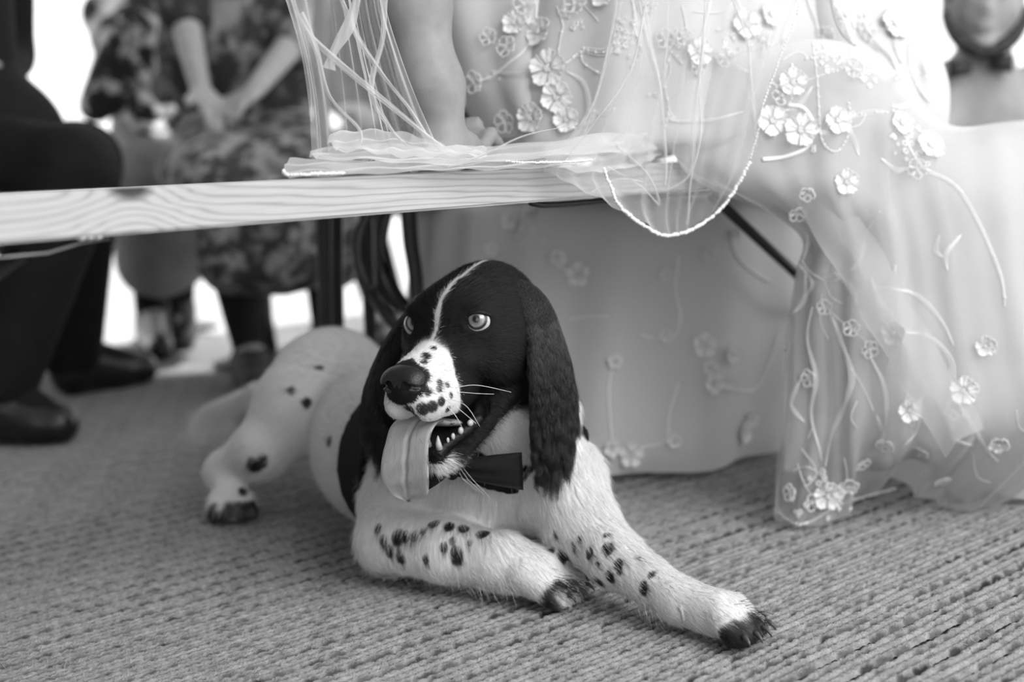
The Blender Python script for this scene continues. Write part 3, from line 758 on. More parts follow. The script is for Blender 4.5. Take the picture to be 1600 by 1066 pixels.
# tail and feathering
def feather(name, a, b, n, ln, dr, sh, seed, spread=.2):
    rs = np.random.default_rng(seed); t = rs.random(n)[:, None]; p = a + (b - a) * t + rs.normal(0, .006, (n, 3))
    d = nrm(dr) + rs.normal(0, spread, (n, 3)); d /= np.linalg.norm(d, axis=1, keepdims=True)
    hair(name, p, d, ln * rs.uniform(.6, 1.1, n), np.tile([0, 0, -.25], (n, 1)) + rs.normal(0, .08, (n, 3)), np.clip(sh + rs.normal(0, .05, n), 0, 1), .00022, M_fur, dog, 6)
feather('tail_feathers', P(440, 600, 2.27), P(325, 645, 2.38), 3200, .060, P(310, 665, 2.40) - P(440, 610, 2.27) + np.array([0, 0, -.05]), .95, 11)
feather('tail_feathers', P(420, 620, 2.27), P(380, 645, 2.36), 350, .035, [-.3, 0, -.9], .08, 12)
feather('leg_feathers', P(905, 842, 1.555), P(1040, 955, 1.44), 900, .013, [.25, -.35, -.7], .75, 13)
feather('leg_feathers', P(640, 885, 1.63), P(800, 912, 1.53), 700, .012, [.4, -.3, -.7], .75, 14)
feather('toe_tufts', P(1150, 968, 1.405), P(1180, 975, 1.40), 260, .016, [.7, -.35, .0], .03, 15, .3)
feather('toe_tufts', P(1120, 945, 1.405), P(1160, 955, 1.40), 50, .028, [.9, .1, .1], .02, 16, .2)
feather('toe_tufts', P(865, 918, 1.51), P(905, 918, 1.51), 260, .012, [.6, -.3, -.1], .05, 17, .3)
# whiskers
M_wh = plain('whisker', .85, .4, .5)
def whisk(px, py, mid, end):
    h, n = cast(DBVH, px, py)
    if h is None: return
    dep = float((h - CAM) @ d0); a = h - n * .001; c1 = P(mid[0], mid[1], dep - .012); c2 = P(end[0], end[1], dep - .012)
    mb = MB(); mb.tube(catmull([a, c1, c2], np.linspace(0, 1, 10)), np.linspace(.00042, .00012, 10), 5); mb.build('whisker', M_wh, dog)
for a in [(712, 606, (745, 602), (799, 613)), (714, 612, (745, 615), (772, 616)), (700, 623, (728, 634), (750, 667)), (694, 622, (718, 640), (744, 662)), (590, 612, (570, 628), (560, 664)), (594, 625, (582, 640), (575, 668)),
          (596, 632, (588, 648), (583, 672)), (604, 644, (599, 655), (594, 668)), (700, 636, (712, 650), (722, 668)), (594, 618, (584, 634), (579, 655))]: whisk(*a)
mb = MB()
for k in range(3): mb.tube([H(.082, .01 + k * .004, -.126), H(.086, .02 + k * .006, -.138), H(.084, .034 + k * .007, -.150 - k * .003)], [.0003, .0002, .0001], 4)
mb.build('whisker', M_wh, dog)
# collar, bow tie, waistcoat
M_blk = plain('black_satin', .006, .75, .15, 200, .3, .3, .0006)
def off(prims, e): 
    r = []
    for p in prims:
        q = dict(p)
        if q['t'] == 'c': q['ra'] = q['ra'] + e; q['rb'] = q['rb'] + e
        else: q['r'] = q['r'] + e
        r.append(q)
    return r
def clipped(name, prims, step, planes, m):
    lo = np.min([bounds(p)[0] for p in prims], 0) - .03; hi = np.max([bounds(p)[1] for p in prims], 0) + .03
    ax = [np.arange(lo[i], hi[i], step) for i in range(3)]; Fd = field(prims, *ax)
    X, Y, Z = np.meshgrid(*ax, indexing='ij', sparse=True)
    for pt, n in planes: Fd = np.maximum(Fd, ((X - pt[0]) * n[0] + (Y - pt[1]) * n[1] + (Z - pt[2]) * n[2]).astype(np.float32))
    Fd = np.maximum(Fd, (.002 - Z).astype(np.float32))
    V, Q = nets(*ax, Fd); return pymesh(name, V, Q, m, dog)
ad = nrm(P(610, 700, 1.88) - P(700, 735, 1.74))
c0 = P(685, 738, 1.74)
clipped('waistcoat', off([body[2], body[4]], .012), .004, [(c0, -ad), (c0 + ad * .085, ad)], M_blk)
nd = nrm(neck_b - P(805, 640, 1.60)); nc = P(795, 682, 1.605)
clipped('collar', off([body[1]], .009) + [cap(P(860, 668, 1.60), P(889, 672, 1.61), .03, .026, .02)], .003, [(nc - nd * .012, -nd), (nc + nd * .03, nd)], M_blk)
def bow():
    c = P(706, 733, 1.490); ex = nrm(P(812, 728, 1.492) - P(706, 733, 1.490)); ez = np.array([0, 0, 1.0]); n = nrm(np.cross(ex, ez))
    for s in (1, -1):
        V = []; nu, nv = 14, 9
        for sd in (1, -1):
            for i in range(nu):
                u = i / (nu - 1)
                for j in range(nv):
                    v = -1 + 2 * j / (nv - 1); hgt = .008 + .012 * u ** .8; th = .006 * math.sin(math.pi * min(1, u * 1.0)) * (1 - v * v * .6) + .0015
                    V.append(c + ex * s * (.006 + u * (.068 if s > 0 else .030)) + ez * (v * hgt - u * .006) + n * sd * th + n * .002 * math.sin(v * 6) * (1 - u))
        Fq = grid_faces(nu, nv); Fq = np.concatenate([Fq, Fq[:, ::-1] + nu * nv])
        rim = []
        for i in range(nu - 1):
            for j in (0, nv - 1): a = i * nv + j; rim.append([a, a + nv, a + nv + nu * nv, a + nu * nv])
        for i in (0, nu - 1):
            for j in range(nv - 1): a = i * nv + j; rim.append([a, a + 1, a + 1 + nu * nv, a + nu * nv])
        pymesh('bow_tie_wing', V, np.concatenate([Fq, np.array(rim)]), M_blk, dog)
    mb = MB(); mb.ball(c, (.009, .007, .012), np.array([ex, n, ez]), 14, 10); mb.build('bow_tie_knot', M_blk, dog)
bow()
# ---------------------------------------------------------------- bride: body, dress, veil
def fabric(name, c, rough=.55, trans=.25, nsc=900, bump=.15, spec=.3):
    g = N(name); v = g.noise(g.pos(), nsc, 2); col = g.ramp(v, [(.2, c * .95), (.8, min(1, c * 1.04))])
    p = g.pbsdf(col, rough, spec, g.bump(v, bump, .0004)); t = g.n('BsdfTranslucent', {'Color': (c, c, c, 1)}).outputs[0]
    return g.done(g.n('MixShader', {0: trans, 1: p, 2: t}).outputs[0])
def tulle(name, alpha, edge, c=.9, cell=.0013):
    g = N(name); uv = g.n('SeparateXYZ', {0: g.n('TexCoord').outputs['UV']}).outputs
    k = math.pi / cell
    net = g.math('MULTIPLY', g.math('SINE', g.math('MULTIPLY', g.math('ADD', uv[0], uv[1]), k)), g.math('SINE', g.math('MULTIPLY', g.math('SUBTRACT', uv[0], uv[1]), k)))
    net = g.math('MULTIPLY_ADD', g.math('ABSOLUTE', net), -.6, 1.25)
    fac = g.math('POWER', g.n('LayerWeight', {'Blend': .5}).outputs['Facing'], 3.0)
    a = g.math('MULTIPLY', g.math('MULTIPLY_ADD', fac, edge, alpha), net)
    a = g.n('Math', {0: a, 1: 0.0}, operation='ADD', use_clamp=True).outputs[0]
    df = g.n('MixShader', {0: .45, 1: g.n('BsdfDiffuse', {'Color': (c, c, c, 1)}).outputs[0], 2: g.n('BsdfTranslucent', {'Color': (c, c, c, 1)}).outputs[0]}).outputs[0]
    return g.done(g.n('MixShader', {0: a, 1: g.n('BsdfTransparent').outputs[0], 2: df}).outputs[0])
M_satin = fabric('ivory_satin', .55, .5, .05)
M_under = fabric('skirt_lining', .64, .5, .25)
M_tulle = tulle('skirt_tulle', .42, .5, .72)
M_veil = tulle('veil_tulle', .22, .7, .85, .0014)
M_veild = tulle('veil_gathered', .42, .6, .82, .0014)
M_lace = plain('lace_thread', .8, .6, .3, 400, .08)
M_bead = plain('bead', .85, .12, .8, 200, .1)
M_fskin = None
def skin(name, c, **kw):
    g = N(name); v = g.noise(g.pos(), 60, 5); v2 = g.noise(g.pos(), 700, 2)
    return g.done(g.pbsdf(g.ramp(v, [(.2, c * .85), (.8, c * 1.12)]), .5, .35, g.bump(g.math('ADD', v, v2), .25, .0008), **{'Subsurface Weight': .12, 'Subsurface Radius': (.004, .004, .004)}))
M_skin1 = skin('skin', .25)

def human(J, sc=1.0, hands=True, step=.011, bust=0):
    """one continuous body from joints"""
    pr = [cap(J['pelvis'], J['chest'], .125 * sc, .125 * sc, .05), cap(J['chest'], J['neck'], .12 * sc, .055 * sc, .05), cap(J['neck'], J['head'], .052 * sc, .06 * sc, .03),
          ell(J['head'], np.array([.076, .095, .112]) * sc, J.get('HR'), .02)]
    if 'HR' in J:
        R = J['HR']; h = J['head']
        pr += [ell(h + R[1] * .092 * sc - R[2] * .01, np.array([.012, .018, .022]), R, .012), ell(h + R[1] * .07 - R[2] * .085, (.035, .03, .02), R, .02), ell(h + R[1] * .088 - R[2] * .048, (.024, .01, .008), R, .008)]
        for s in (1, -1): pr += [ell(h + R[0] * .078 * s * sc, (.012, .02, .032), R, .008), sph(h + R[1] * .088 + R[0] * .032 * s + R[2] * .012, .012, .01, 's'), sph(h + R[1] * .080 + R[0] * .032 * s + R[2] * .012, .011, .003)]
    for s in ('l', 'r'):
        if 'sho' + s not in J: continue
        sh, el, wr, hd = J['sho' + s], J['elb' + s], J['wri' + s], J['hand' + s]
        pr += [cap(J['neck'] * .4 + J['chest'] * .6, sh, .07 * sc, .052 * sc, .03), cap(sh, el, .048 * sc, .038 * sc, .02), cap(el, wr, .038 * sc, .025 * sc, .015)]
        d = nrm(hd - wr); sd = nrm(J.get('palm' + s, np.cross(d, [0, 0, 1.0])))
        pm = wr + d * .045 * sc; pr.append(ell(pm, np.array([.042, .040, .015]) * sc, np.array([sd, d, np.cross(sd, d)]), .012))
        nn = np.cross(sd, d); nn = nn if nn[2] < 0 else -nn
        for i, ln in enumerate((.068, .078, .072, .056)):
            a = pm + sd * (.027 - .018 * i) * sc + d * .03 * sc; b = a + d * ln * .5 * sc + nn * .006; c = b + (d * .75 + nn * .65) * ln * .5 * sc
            pr += [cap(a, b, .0095 * sc, .0085 * sc, .004), cap(b, c, .0085 * sc, .007 * sc, .004)]
        a = wr + d * .02 + sd * .02; b = a + (sd * .8 + d * .6) * .035 * sc; c = b + (d * .9 + sd * .2) * .03 * sc
        pr += [cap(a, b, .012 * sc, .0105 * sc, .008), cap(b, c, .0105 * sc, .008 * sc, .004)]
    for s in ('l', 'r'):
        if 'hip' + s not in J: continue
        hp, kn, an, to = J['hip' + s], J['knee' + s], J['ank' + s], J['toe' + s]
        pr += [cap(hp, kn, .078 * sc, .056 * sc, .03), cap(kn, an, .052 * sc, .033 * sc, .02), cap(an, to, .035 * sc, .022 * sc, .02)]
    return pr
def frame_of(face):
    f = nrm(face); x = nrm(np.cross(f, [0, 0, 1.0])); return np.array([x, f, np.cross(x, f)])

bride = empty('person', tuple(P(1080, 290, 1.95) * [1, 1, 0]))
tag(bride, 'person in a lace wedding gown and sheer veil seated on the wooden bench', 'person')
def A(*v): return np.array(v, float)
pel = A(.27, 1.98, .62)
J = dict(pelvis=pel, chest=pel + A(-.06, -.02, .36), neck=pel + A(-.08, 0, .53), head=pel + A(-.09, .03, .69), HR=frame_of([-.1, 1, .05]),
         shol=pel + A(-.25, -.10, .44), elbl=P(632, -190, 1.53), wril=P(678, 135, 1.535), handl=P(684, 190, 1.545), shor=pel + A(.08, .06, .44), elbr=pel + A(.08, .26, .22), wrir=pel + A(-.02, .44, .16), handr=pel + A(-.08, .46, .14),
         hipl=pel + A(-.12, .0, -.03), hipr=pel + A(.08, .05, -.03), kneel=A(.02, 2.38, .50), kneer=A(.2, 2.44, .51), ankl=A(.02, 2.42, .09), ankr=A(.2, 2.48, .09), toel=A(.0, 2.56, .03), toer=A(.2, 2.62, .03))
hb = human(J)
# visible planted hand: drop the generic one, build the wrist, palm and bent fingers
keep_i = []
wr_, hd_ = J['wril'], J['handl']
hb = [p for p in hb if not (np.linalg.norm((p.get('a', p.get('c'))) - wr_) < .22 and p['t'] in 'ce' and (p['t'] == 'e' or p['ra'] < .02))]
hb = [p for p in hb if not (p['t'] == 'c' and np.allclose(p['b'], wr_))]
hb += [cap(J['elbl'], P(648, 0, 1.535), .042, .037, .02), cap(P(648, 0, 1.535), P(672, 130, 1.535), .037, .029, .02), cap(P(664, 110, 1.53), P(684, 130, 1.54), .027, .027, .02),
       cap(P(676, 135, 1.535), P(685, 212, 1.545), .028, .024, .015), cap(P(694, 150, 1.535), P(700, 185, 1.535), .016, .014, .02), ell(P(690, 238, 1.55), (.036, .05, .020), frame_of([.5, 1, 0]), .02)]
fd = nrm([.45, .9, 0]); fs = nrm([.9, -.45, 0]); pc = P(695, 243, 1.57)
for i, ln in enumerate((.058, .072, .076, .068)):
    a = pc + fs * (-.030 + .019 * i) + fd * .03 + A(0, 0, .0); b = a + fd * ln * .45 + A(0, 0, .022); c = b + fd * ln * .42 - A(0, 0, .016)
    hb += [cap(a, b, .0095, .009, .004), cap(b, c, .009, .0075, .004)]
hb += [cap(P(700, 215, 1.53), P(735, 222, 1.56), .013, .0105, .008), cap(P(735, 222, 1.56), P(752, 232, 1.59), .0105, .008, .004),
       cap(P(748, 232, 1.62), P(746, 188, 1.63), .0085, .0075, .003), cap(P(722, 232, 1.62), P(728, 192, 1.63), .0085, .0078, .003)]
sdf_mesh('body', hb, .0065, M_skin1, bride, relax=2)
# hair, bodice
sdf_mesh('hair', [ell(J['head'] + A(0, -.025, .02), (.092, .10, .118), k=.02), sph(J['head'] + A(0, -.12, -.02), .05, .03)], .009, plain('brown_hair', .06, .45, .4, 60, .4, .8, .01), bride)
gown = sdf_mesh('wedding_gown', off([hb[0], hb[1]], .014) + [ell(pel + A(0, 0, .06), (.17, .15, .16), k=.06)], .012, M_satin, bride, relax=2)
# lower gown as gathered panels, children of the person; every panel has real folds
def loft(name, levels, nth, nz, m, folds, root, seed=0, amp=.012, noise_amp=.006):
    """levels: (cx, cy, z, r1, r2) ellipses with axes along the bench and across it"""
    Lv = catmull(np.array(levels, float), np.linspace(0, 1, nz)); V = []
    for i in range(nth):
        a = 2 * math.pi * i / nth
        for j in range(nz):
            cx, cy, z, r1, r2 = Lv[j]; q = j / (nz - 1)
            f = amp * (math.sin(a * folds + 1.3 * math.sin(a * 3 + seed) + q * .8) * .6 + math.sin(a * folds * .43 + seed * 2) * .5) * (.35 + .65 * q)
            r = 1 + 0 * f; dx, dy = math.cos(a), math.sin(a); p = A(cx, cy, z) + BD * dx * r1 + BN * dy * r2
            o = BD * dx * r2 + BN * dy * r1; o = o / np.linalg.norm(o); p = p + o * (f + noise_amp * vnoise(p, 9))
            V.append(p)
    F = grid_faces(nth, nz, True)
    o = pymesh(name, V, F, m, root); return o
hipo = loft('gown_seat', [(.27, 1.99, .92, .16, .12), (.27, 2.0, .82, .22, .16), (.275, 2.01, .72, .29, .195), (.28, 2.02, .62, .34, .22), (.28, 2.03, .54, .36, .23), (.28, 2.03, .492, .36, .23), (.28, 2.03, .482, .30, .18)],
            220, 60, M_satin, 15, bride, 1, .010)
drape, Rd = sheet('gown_drape', [[(840, -330, 1.95), (880, -330, 1.90), (930, -330, 1.87), (980, -330, 1.86), (1040, -330, 1.86)], [(630, -90, 1.86), (700, -90, 1.80), (780, -90, 1.78), (880, -90, 1.79), (1010, -90, 1.83)], [(655, 0, 1.86), (715, 0, 1.79), (790, 0, 1.765), (880, 0, 1.77), (1010, 0, 1.80)], [(682, 80, 1.86), (735, 80, 1.78), (800, 80, 1.75), (880, 85, 1.755), (1010, 85, 1.79)],
    [(708, 150, 1.85), (755, 140, 1.77), (810, 145, 1.74), (880, 150, 1.745), (1010, 150, 1.775)], [(758, 215, 1.82), (800, 215, 1.76), (835, 220, 1.74), (880, 225, 1.745), (1010, 225, 1.775)]], 60, 60, M_under, bride, lambda U, V, R: .006 * np.sin(U * 16 + V * 3))
under_sk = loft('underskirt', [(.19, 2.45, .415, .29, .29), (.185, 2.44, .405, .33, .32), (.18, 2.43, .34, .335, .33), (.165, 2.42, .2, .345, .335), (.13, 2.40, .06, .335, .35), (.13, 2.40, .012, .332, .345)],
                300, 60, M_under, 15, bride, 3, .022)
# front cascade: satin beneath, tulle over
CR_ROWS = [
 [(1030, 110, 1.715), (1170, 80, 1.695), (1290, 60, 1.70), (1400, 110, 1.74), (1480, 190, 1.80), (1640, 178, 1.90), (1950, 165, 2.1)],
 [(1042, 205, 1.71), (1180, 205, 1.685), (1300, 190, 1.68), (1400, 205, 1.70), (1490, 228, 1.74), (1640, 205, 1.84), (1950, 200, 2.05)],
 [(1075, 265, 1.715), (1200, 285, 1.69), (1310, 300, 1.68), (1400, 300, 1.70), (1500, 290, 1.72), (1650, 280, 1.78), (1950, 270, 1.95)],
 [(1240, 350, 1.80), (1280, 370, 1.75), (1340, 375, 1.72), (1420, 375, 1.71), (1520, 365, 1.72), (1660, 360, 1.76), (1950, 350, 1.9)],
 [(1236, 430, 1.81), (1280, 445, 1.76), (1345, 450, 1.73), (1430, 450, 1.72), (1530, 445, 1.72), (1670, 440, 1.75), (1950, 430, 1.88)],
 [(1222, 540, 1.81), (1280, 560, 1.77), (1350, 560, 1.74), (1440, 560, 1.73), (1550, 555, 1.73), (1690, 550, 1.75), (1950, 540, 1.86)],
 [(1216, 665, 1.81), (1280, 680, 1.78), (1350, 680, 1.76), (1450, 680, 1.75), (1570, 675, 1.75), (1710, 670, 1.76), (1950, 660, 1.86)]]
def G3(px, py, h=.004): return G(px, py, h)
hem = [G3(1210, 800), G3(1252, 824), G3(1322, 790), G3(1400, 768), G3(1475, 790), G3(1590, 786), G3(1950, 770)]
def folds(nf, amp, seed, grow=.4):
    def f(U, V, R):
        base = np.sin(U * nf * 6.28 + 1.1 * np.sin(U * 9 + seed) + V * 1.6) * .55 + np.sin(U * nf * 2.3 * 6.28 + seed + V * 2.6) * .22 + np.sin(U * nf * .37 * 6.28 + seed * 2 - V * 3) * .5
        nz = np.array([vnoise(p, 7) for p in R.reshape(-1, 3)]).reshape(U.shape)
        return amp * (base * (grow + (1 - grow) * V) * np.clip(V * 5, 0, 1) + nz * .8)
    return f
tul, Rt = sheet('gown_tulle', CR_ROWS + [hem], 260, 200, M_tulle, bride, folds(6, .014, 2))
back = [[tuple(np.array(c) + (6, 3 if i else 0, .035)) for c in r] for i, r in enumerate(CR_ROWS)]
hem2 = [P(1225, 740, 1.86), P(1280, 742, 1.85), P(1350, 715, 1.84), P(1450, 725, 1.84), G(1500, 775, .01), G(1600, 778, .01), G(1950, 765, .01)]
sat, Rs = sheet('gown_satin', back + [hem2], 180, 140, M_satin, bride, folds(4, .018, 5))
# broad turned-back band of tulle running down the cascade
bandrows = [[(1225 + i * 42, 285 + i * 72, 1.705 - .0 * i), (1258 + i * 40, 270 + i * 70, 1.69), (1300 + i * 40, 262 + i * 68, 1.70)] for i in range(7)]
band, Rb = sheet('tulle_band', bandrows, 40, 160, M_tulle, bride, lambda U, V, R: .004 * np.sin(V * 22 + U * 4) + .006 * np.sin(U * 3.14))

# veil
def hemrow(c): return [c]
VR = [
 [(425, -90, 1.34), (520, -90, 1.40), (620, -90, 1.40), (730, -90, 1.42), (850, -90, 1.50), (960, -90, 1.54), (1060, -90, 1.58), (1170, -90, 1.62), (1262, -90, 1.66)],
 [(452, 0, 1.34), (530, 0, 1.39), (620, 0, 1.40), (720, 0, 1.42), (850, 0, 1.51), (960, 0, 1.56), (1060, 0, 1.60), (1165, 0, 1.62), (1250, 0, 1.635)],
 [(472, 80, 1.34), (545, 80, 1.385), (628, 80, 1.40), (715, 80, 1.43), (850, 80, 1.52), (960, 82, 1.57), (1060, 85, 1.61), (1150, 85, 1.625), (1222, 80, 1.64)],
 [(483, 160, 1.34), (560, 160, 1.38), (640, 160, 1.40), (715, 160, 1.435), (850, 165, 1.525), (955, 170, 1.58), (1050, 178, 1.62), (1130, 175, 1.63), (1195, 165, 1.64)],
 [(487, 232, 1.335), (570, 236, 1.375), (650, 240, 1.40), (730, 245, 1.43), (850, 248, 1.51), (935, 258, 1.56), (1035, 300, 1.62), (1110, 280, 1.64), (1172, 252, 1.65)],
 [(488, 250, 1.33), (570, 254, 1.365), (650, 254, 1.385), (730, 258, 1.41), (850, 262, 1.49), (940, 285, 1.54), (1035, 345, 1.61), (1095, 325, 1.64), (1150, 292, 1.655)],
 [(488, 262, 1.325), (570, 262, 1.36), (650, 262, 1.38), (730, 264, 1.40), (850, 270, 1.48), (962, 318, 1.53), (1042, 368, 1.61), (1090, 352, 1.64), (1132, 318, 1.655)]]
def vfold(U, V, R):
    V = np.clip((V - .14) / .86, 0, 1)
    ph = U * 6.28
    a = np.abs(np.sin(ph * 3.5 + V * 1.5 + .5 * np.sin(ph * 2))) ** .6 * .006 + .008 * np.sin(ph * 2.2 - V * 2) + .003 * np.sin(ph * 11 + V * 3)
    return a * (1 - .6 * V)
LX = [600, 603, 625, 655, 692, 700, 706]
VLr = [[r[0], r[1], (LX[i] * .5 + r[1][0] * .5, r[2][1], r[2][2]), (LX[i], r[3][1], r[2][2] + .005)] for i, r in enumerate(VR)]
VRX = [962, 966, 950, 925, 862, 850, 850]
VRr = [[(VRX[i], r[4][1], r[4][2] + .03)] + [((r[5][0] if r[5][0] > VRX[i] + 25 else VRX[i] + 30), r[5][1], r[5][2])] + r[6:] for i, r in enumerate(VR)]
VLr = [[(x + 45, y - 380, d + .08) for x, y, d in VLr[0]]] + VLr
VRr = [[(x - 20, y - 380, d + .10) for x, y, d in VRr[0]]] + VRr
veil, Rv = sheet('veil', VLr, 170, 130, M_veil, bride, vfold)
veil2, Rv2 = sheet('veil', VRr, 190, 130, M_veil, bride, vfold)
drape2, _ = sheet('gown_drape', [[(1130, -330, 1.90), (1180, -330, 1.90), (1230, -330, 1.93), (1270, -330, 1.97)], [(1225, -90, 1.86), (1300, -90, 1.82), (1380, -90, 1.86), (1436, -90, 1.95)], [(1228, 0, 1.84), (1310, 0, 1.80), (1385, 0, 1.84), (1444, 0, 1.94)], [(1240, 60, 1.83), (1330, 60, 1.79), (1400, 60, 1.83), (1466, 62, 1.93)],
    [(1280, 120, 1.82), (1350, 120, 1.79), (1420, 120, 1.82), (1481, 118, 1.92)], [(1340, 175, 1.83), (1385, 175, 1.80), (1430, 170, 1.82), (1480, 160, 1.91)], [(1400, 225, 1.86), (1420, 225, 1.83), (1445, 220, 1.84), (1472, 212, 1.90)]], 60, 60, M_satin, bride, lambda U, V, R: .007 * np.sin(U * 13 + V * 4))
# sharp doubled folds of the veil: narrow overlapping strips
def fold_strip(pts, w0, w1, m=M_veild, tw=0.0):
    pts = np.array([P(*q) for q in pts]); C = catmull(pts, np.linspace(0, 1, 50)); T = np.gradient(C, axis=0); T /= np.linalg.norm(T, axis=1, keepdims=True)
    V = []; nv = 7
    for i in range(50):
        q = i / 49; wd = .75 * (w0 + (w1 - w0) * q) * (1 + .25 * math.sin(q * 9 + w0 * 900)); view = nrm(C[i] - CAM); s = nrm(np.cross(view, T[i])); 
        for j in range(nv):
            v = j / (nv - 1) * 2 - 1; V.append(C[i] + s * v * wd * .5 - view * (.004 * (1 - v * v)) + view * .0015 * math.sin(v * 5 + q * 14))
    o = pymesh('veil_fold', V, grid_faces(50, nv), m, bride); uv = o.data.uv_layers.new(name='UVMap')
    for lp in o.data.loops: i, j = divmod(lp.vertex_index, nv); uv.data[lp.index].uv = (i * .004, j * .003)
FS = [([(456, -10, 1.33), (474, 40, 1.33), (520, 90, 1.33), (640, 190, 1.37), (690, 232, 1.39)], .004, .009), ([(530, -10, 1.36), (560, 60, 1.36), (600, 120, 1.37), (640, 170, 1.38), (672, 225, 1.39)], .006, .005),
      ([(470, 20, 1.325), (495, 80, 1.325), (515, 150, 1.33), (560, 200, 1.33), (563, 225, 1.33)], .007, .003), ([(600, -10, 1.38), (598, 60, 1.375), (580, 140, 1.36), (610, 200, 1.36), (636, 228, 1.37)], .010, .003),
      ([(560, -10, 1.35), (545, 40, 1.345), (522, 80, 1.335), (514, 108, 1.33)], .012, .014), ([(487, 190, 1.33), (484, 130, 1.33), (466, 40, 1.33), (452, -10, 1.33)], .0012, .0012),
      ([(1000, -10, 1.56), (1012, 60, 1.565), (1030, 140, 1.57), (1040, 240, 1.57), (1038, 290, 1.575)], .013, .003), ([(1105, -10, 1.59), (1100, 60, 1.59), (1085, 180, 1.60), (1078, 270, 1.60), (1035, 300, 1.60)], .010, .003),
      ([(1145, -10, 1.62), (1168, 60, 1.62), (1172, 130, 1.63), (1178, 180, 1.64), (1180, 230, 1.66)], .009, .006), ([(1090, 100, 1.60), (1095, 200, 1.60), (1080, 280, 1.60), (1074, 350, 1.61)], .005, .003),
      ([(700, 262, 1.38), (760, 240, 1.40), (820, 212, 1.45), (900, 195, 1.52)], .003, .0015), ([(880, 255, 1.50), (930, 190, 1.52), (985, 110, 1.54), (1010, 0, 1.56)], .002, .004),
      ([(950, 262, 1.54), (1000, 290, 1.57), (1030, 320, 1.60), (1010, 270, 1.60), (960, 225, 1.58)], .003, .003), ([(925, 300, 1.50), (965, 280, 1.54), (1005, 285, 1.58)], .002, .002)]
for a in FS: fold_strip(*a)
# veil bunched along the plank: stacked crumpled layers lying on it
def bunch(rows, amp, seed, m=M_veild):
    sheet('veil_gather', rows, 150, 24, m, bride, lambda U, V, R: amp * (np.sin(U * 38 + seed + V * 4) * .5 + np.sin(V * 16 + U * 9 + seed) * .9))
bunch([[(488, 234, 1.37), (580, 226, 1.40), (700, 232, 1.45), (820, 224, 1.52), (960, 206, 1.62), (1012, 226, 1.74)], [(484, 243, 1.33), (580, 240, 1.36), (700, 243, 1.41), (820, 238, 1.48), (960, 222, 1.58), (1014, 232, 1.74)], [(500, 248, 1.30), (590, 251, 1.33), (700, 254, 1.38), (820, 249, 1.45), (950, 240, 1.55), (1012, 240, 1.73)]], .0022, 1)
bunch([[(452, 250, 1.30), (560, 250, 1.35), (700, 250, 1.42), (820, 240, 1.49), (930, 236, 1.56)], [(444, 262, 1.28), (560, 262, 1.32), (700, 259, 1.39), (820, 253, 1.46), (930, 250, 1.53)], [(452, 275, 1.262), (550, 272, 1.30), (690, 266, 1.37), (800, 262, 1.43), (900, 256, 1.50)]], .002, 4)
bunch([[(520, 205, 1.37), (600, 206, 1.39), (700, 226, 1.42), (760, 232, 1.45)], [(512, 222, 1.34), (600, 224, 1.37), (690, 236, 1.40), (760, 240, 1.44)], [(530, 236, 1.32), (610, 240, 1.35), (690, 246, 1.38), (760, 246, 1.42)]], .003, 7)
bunch([[(850, 230, 1.53), (930, 214, 1.58), (1000, 205, 1.65), (1030, 228, 1.74)], [(850, 246, 1.50), (930, 240, 1.55), (1000, 235, 1.62), (1032, 236, 1.74)], [(860, 258, 1.48), (940, 268, 1.53), (1000, 258, 1.62), (1030, 242, 1.74)]], .003, 9)
# beaded edging: every bead lies on the veil's border
def bead_line(name, pts3, r, gap, root=bride, seedv=0):
    C = catmull(np.array(pts3), np.linspace(0, 1, 400)); seg = np.linalg.norm(np.diff(C, axis=0), axis=1); s = np.concatenate([[0], np.cumsum(seg)])
    n = int(s[-1] / gap); mb = MB(); rs = np.random.default_rng(seedv)
    for k in range(n):
        x = s[-1] * (k + .5) / n; c = np.array([np.interp(x, s, C[:, q]) for q in range(3)]) + rs.normal(0, r * .18, 3); mb.ball(c, r * rs.uniform(.85, 1.15), None, 6, 4)
    mb.tube(C[::6], r * .35, 4); o = mb.build(name, M_bead, root); tag(o, kind='stuff'); return o
bead_line('beaded_edging', [P(a, b, c - .004) for a, b, c in [(943, 262, 1.53), (955, 292, 1.53), (968, 322, 1.53), (1002, 350, 1.57), (1042, 368, 1.61), (1090, 354, 1.64), (1132, 320, 1.655), (1155, 285, 1.655), (1172, 252, 1.65)]], .0022, .0038)
bead_line('beaded_edging', [P(a, b, c - .004) for a, b, c in [(1172, 250, 1.65), (1186, 200, 1.64), (1192, 165, 1.64), (1212, 110, 1.64), (1222, 80, 1.64), (1238, 40, 1.635), (1250, 0, 1.635), (1262, -90, 1.66)]], .0013, .0042)
bead_line('beaded_edging', [P(a, b, c - .004) for a, b, c in [(443, 266, 1.28), (450, 273, 1.26), (490, 272, 1.275), (540, 270, 1.30)]], .0016, .0030)
bead_line('beaded_edging', [P(a, b, c - .004) for a, b, c in [(790, 252, 1.44), (830, 254, 1.455), (880, 253, 1.49), (925, 250, 1.52)]], .0013, .0028)
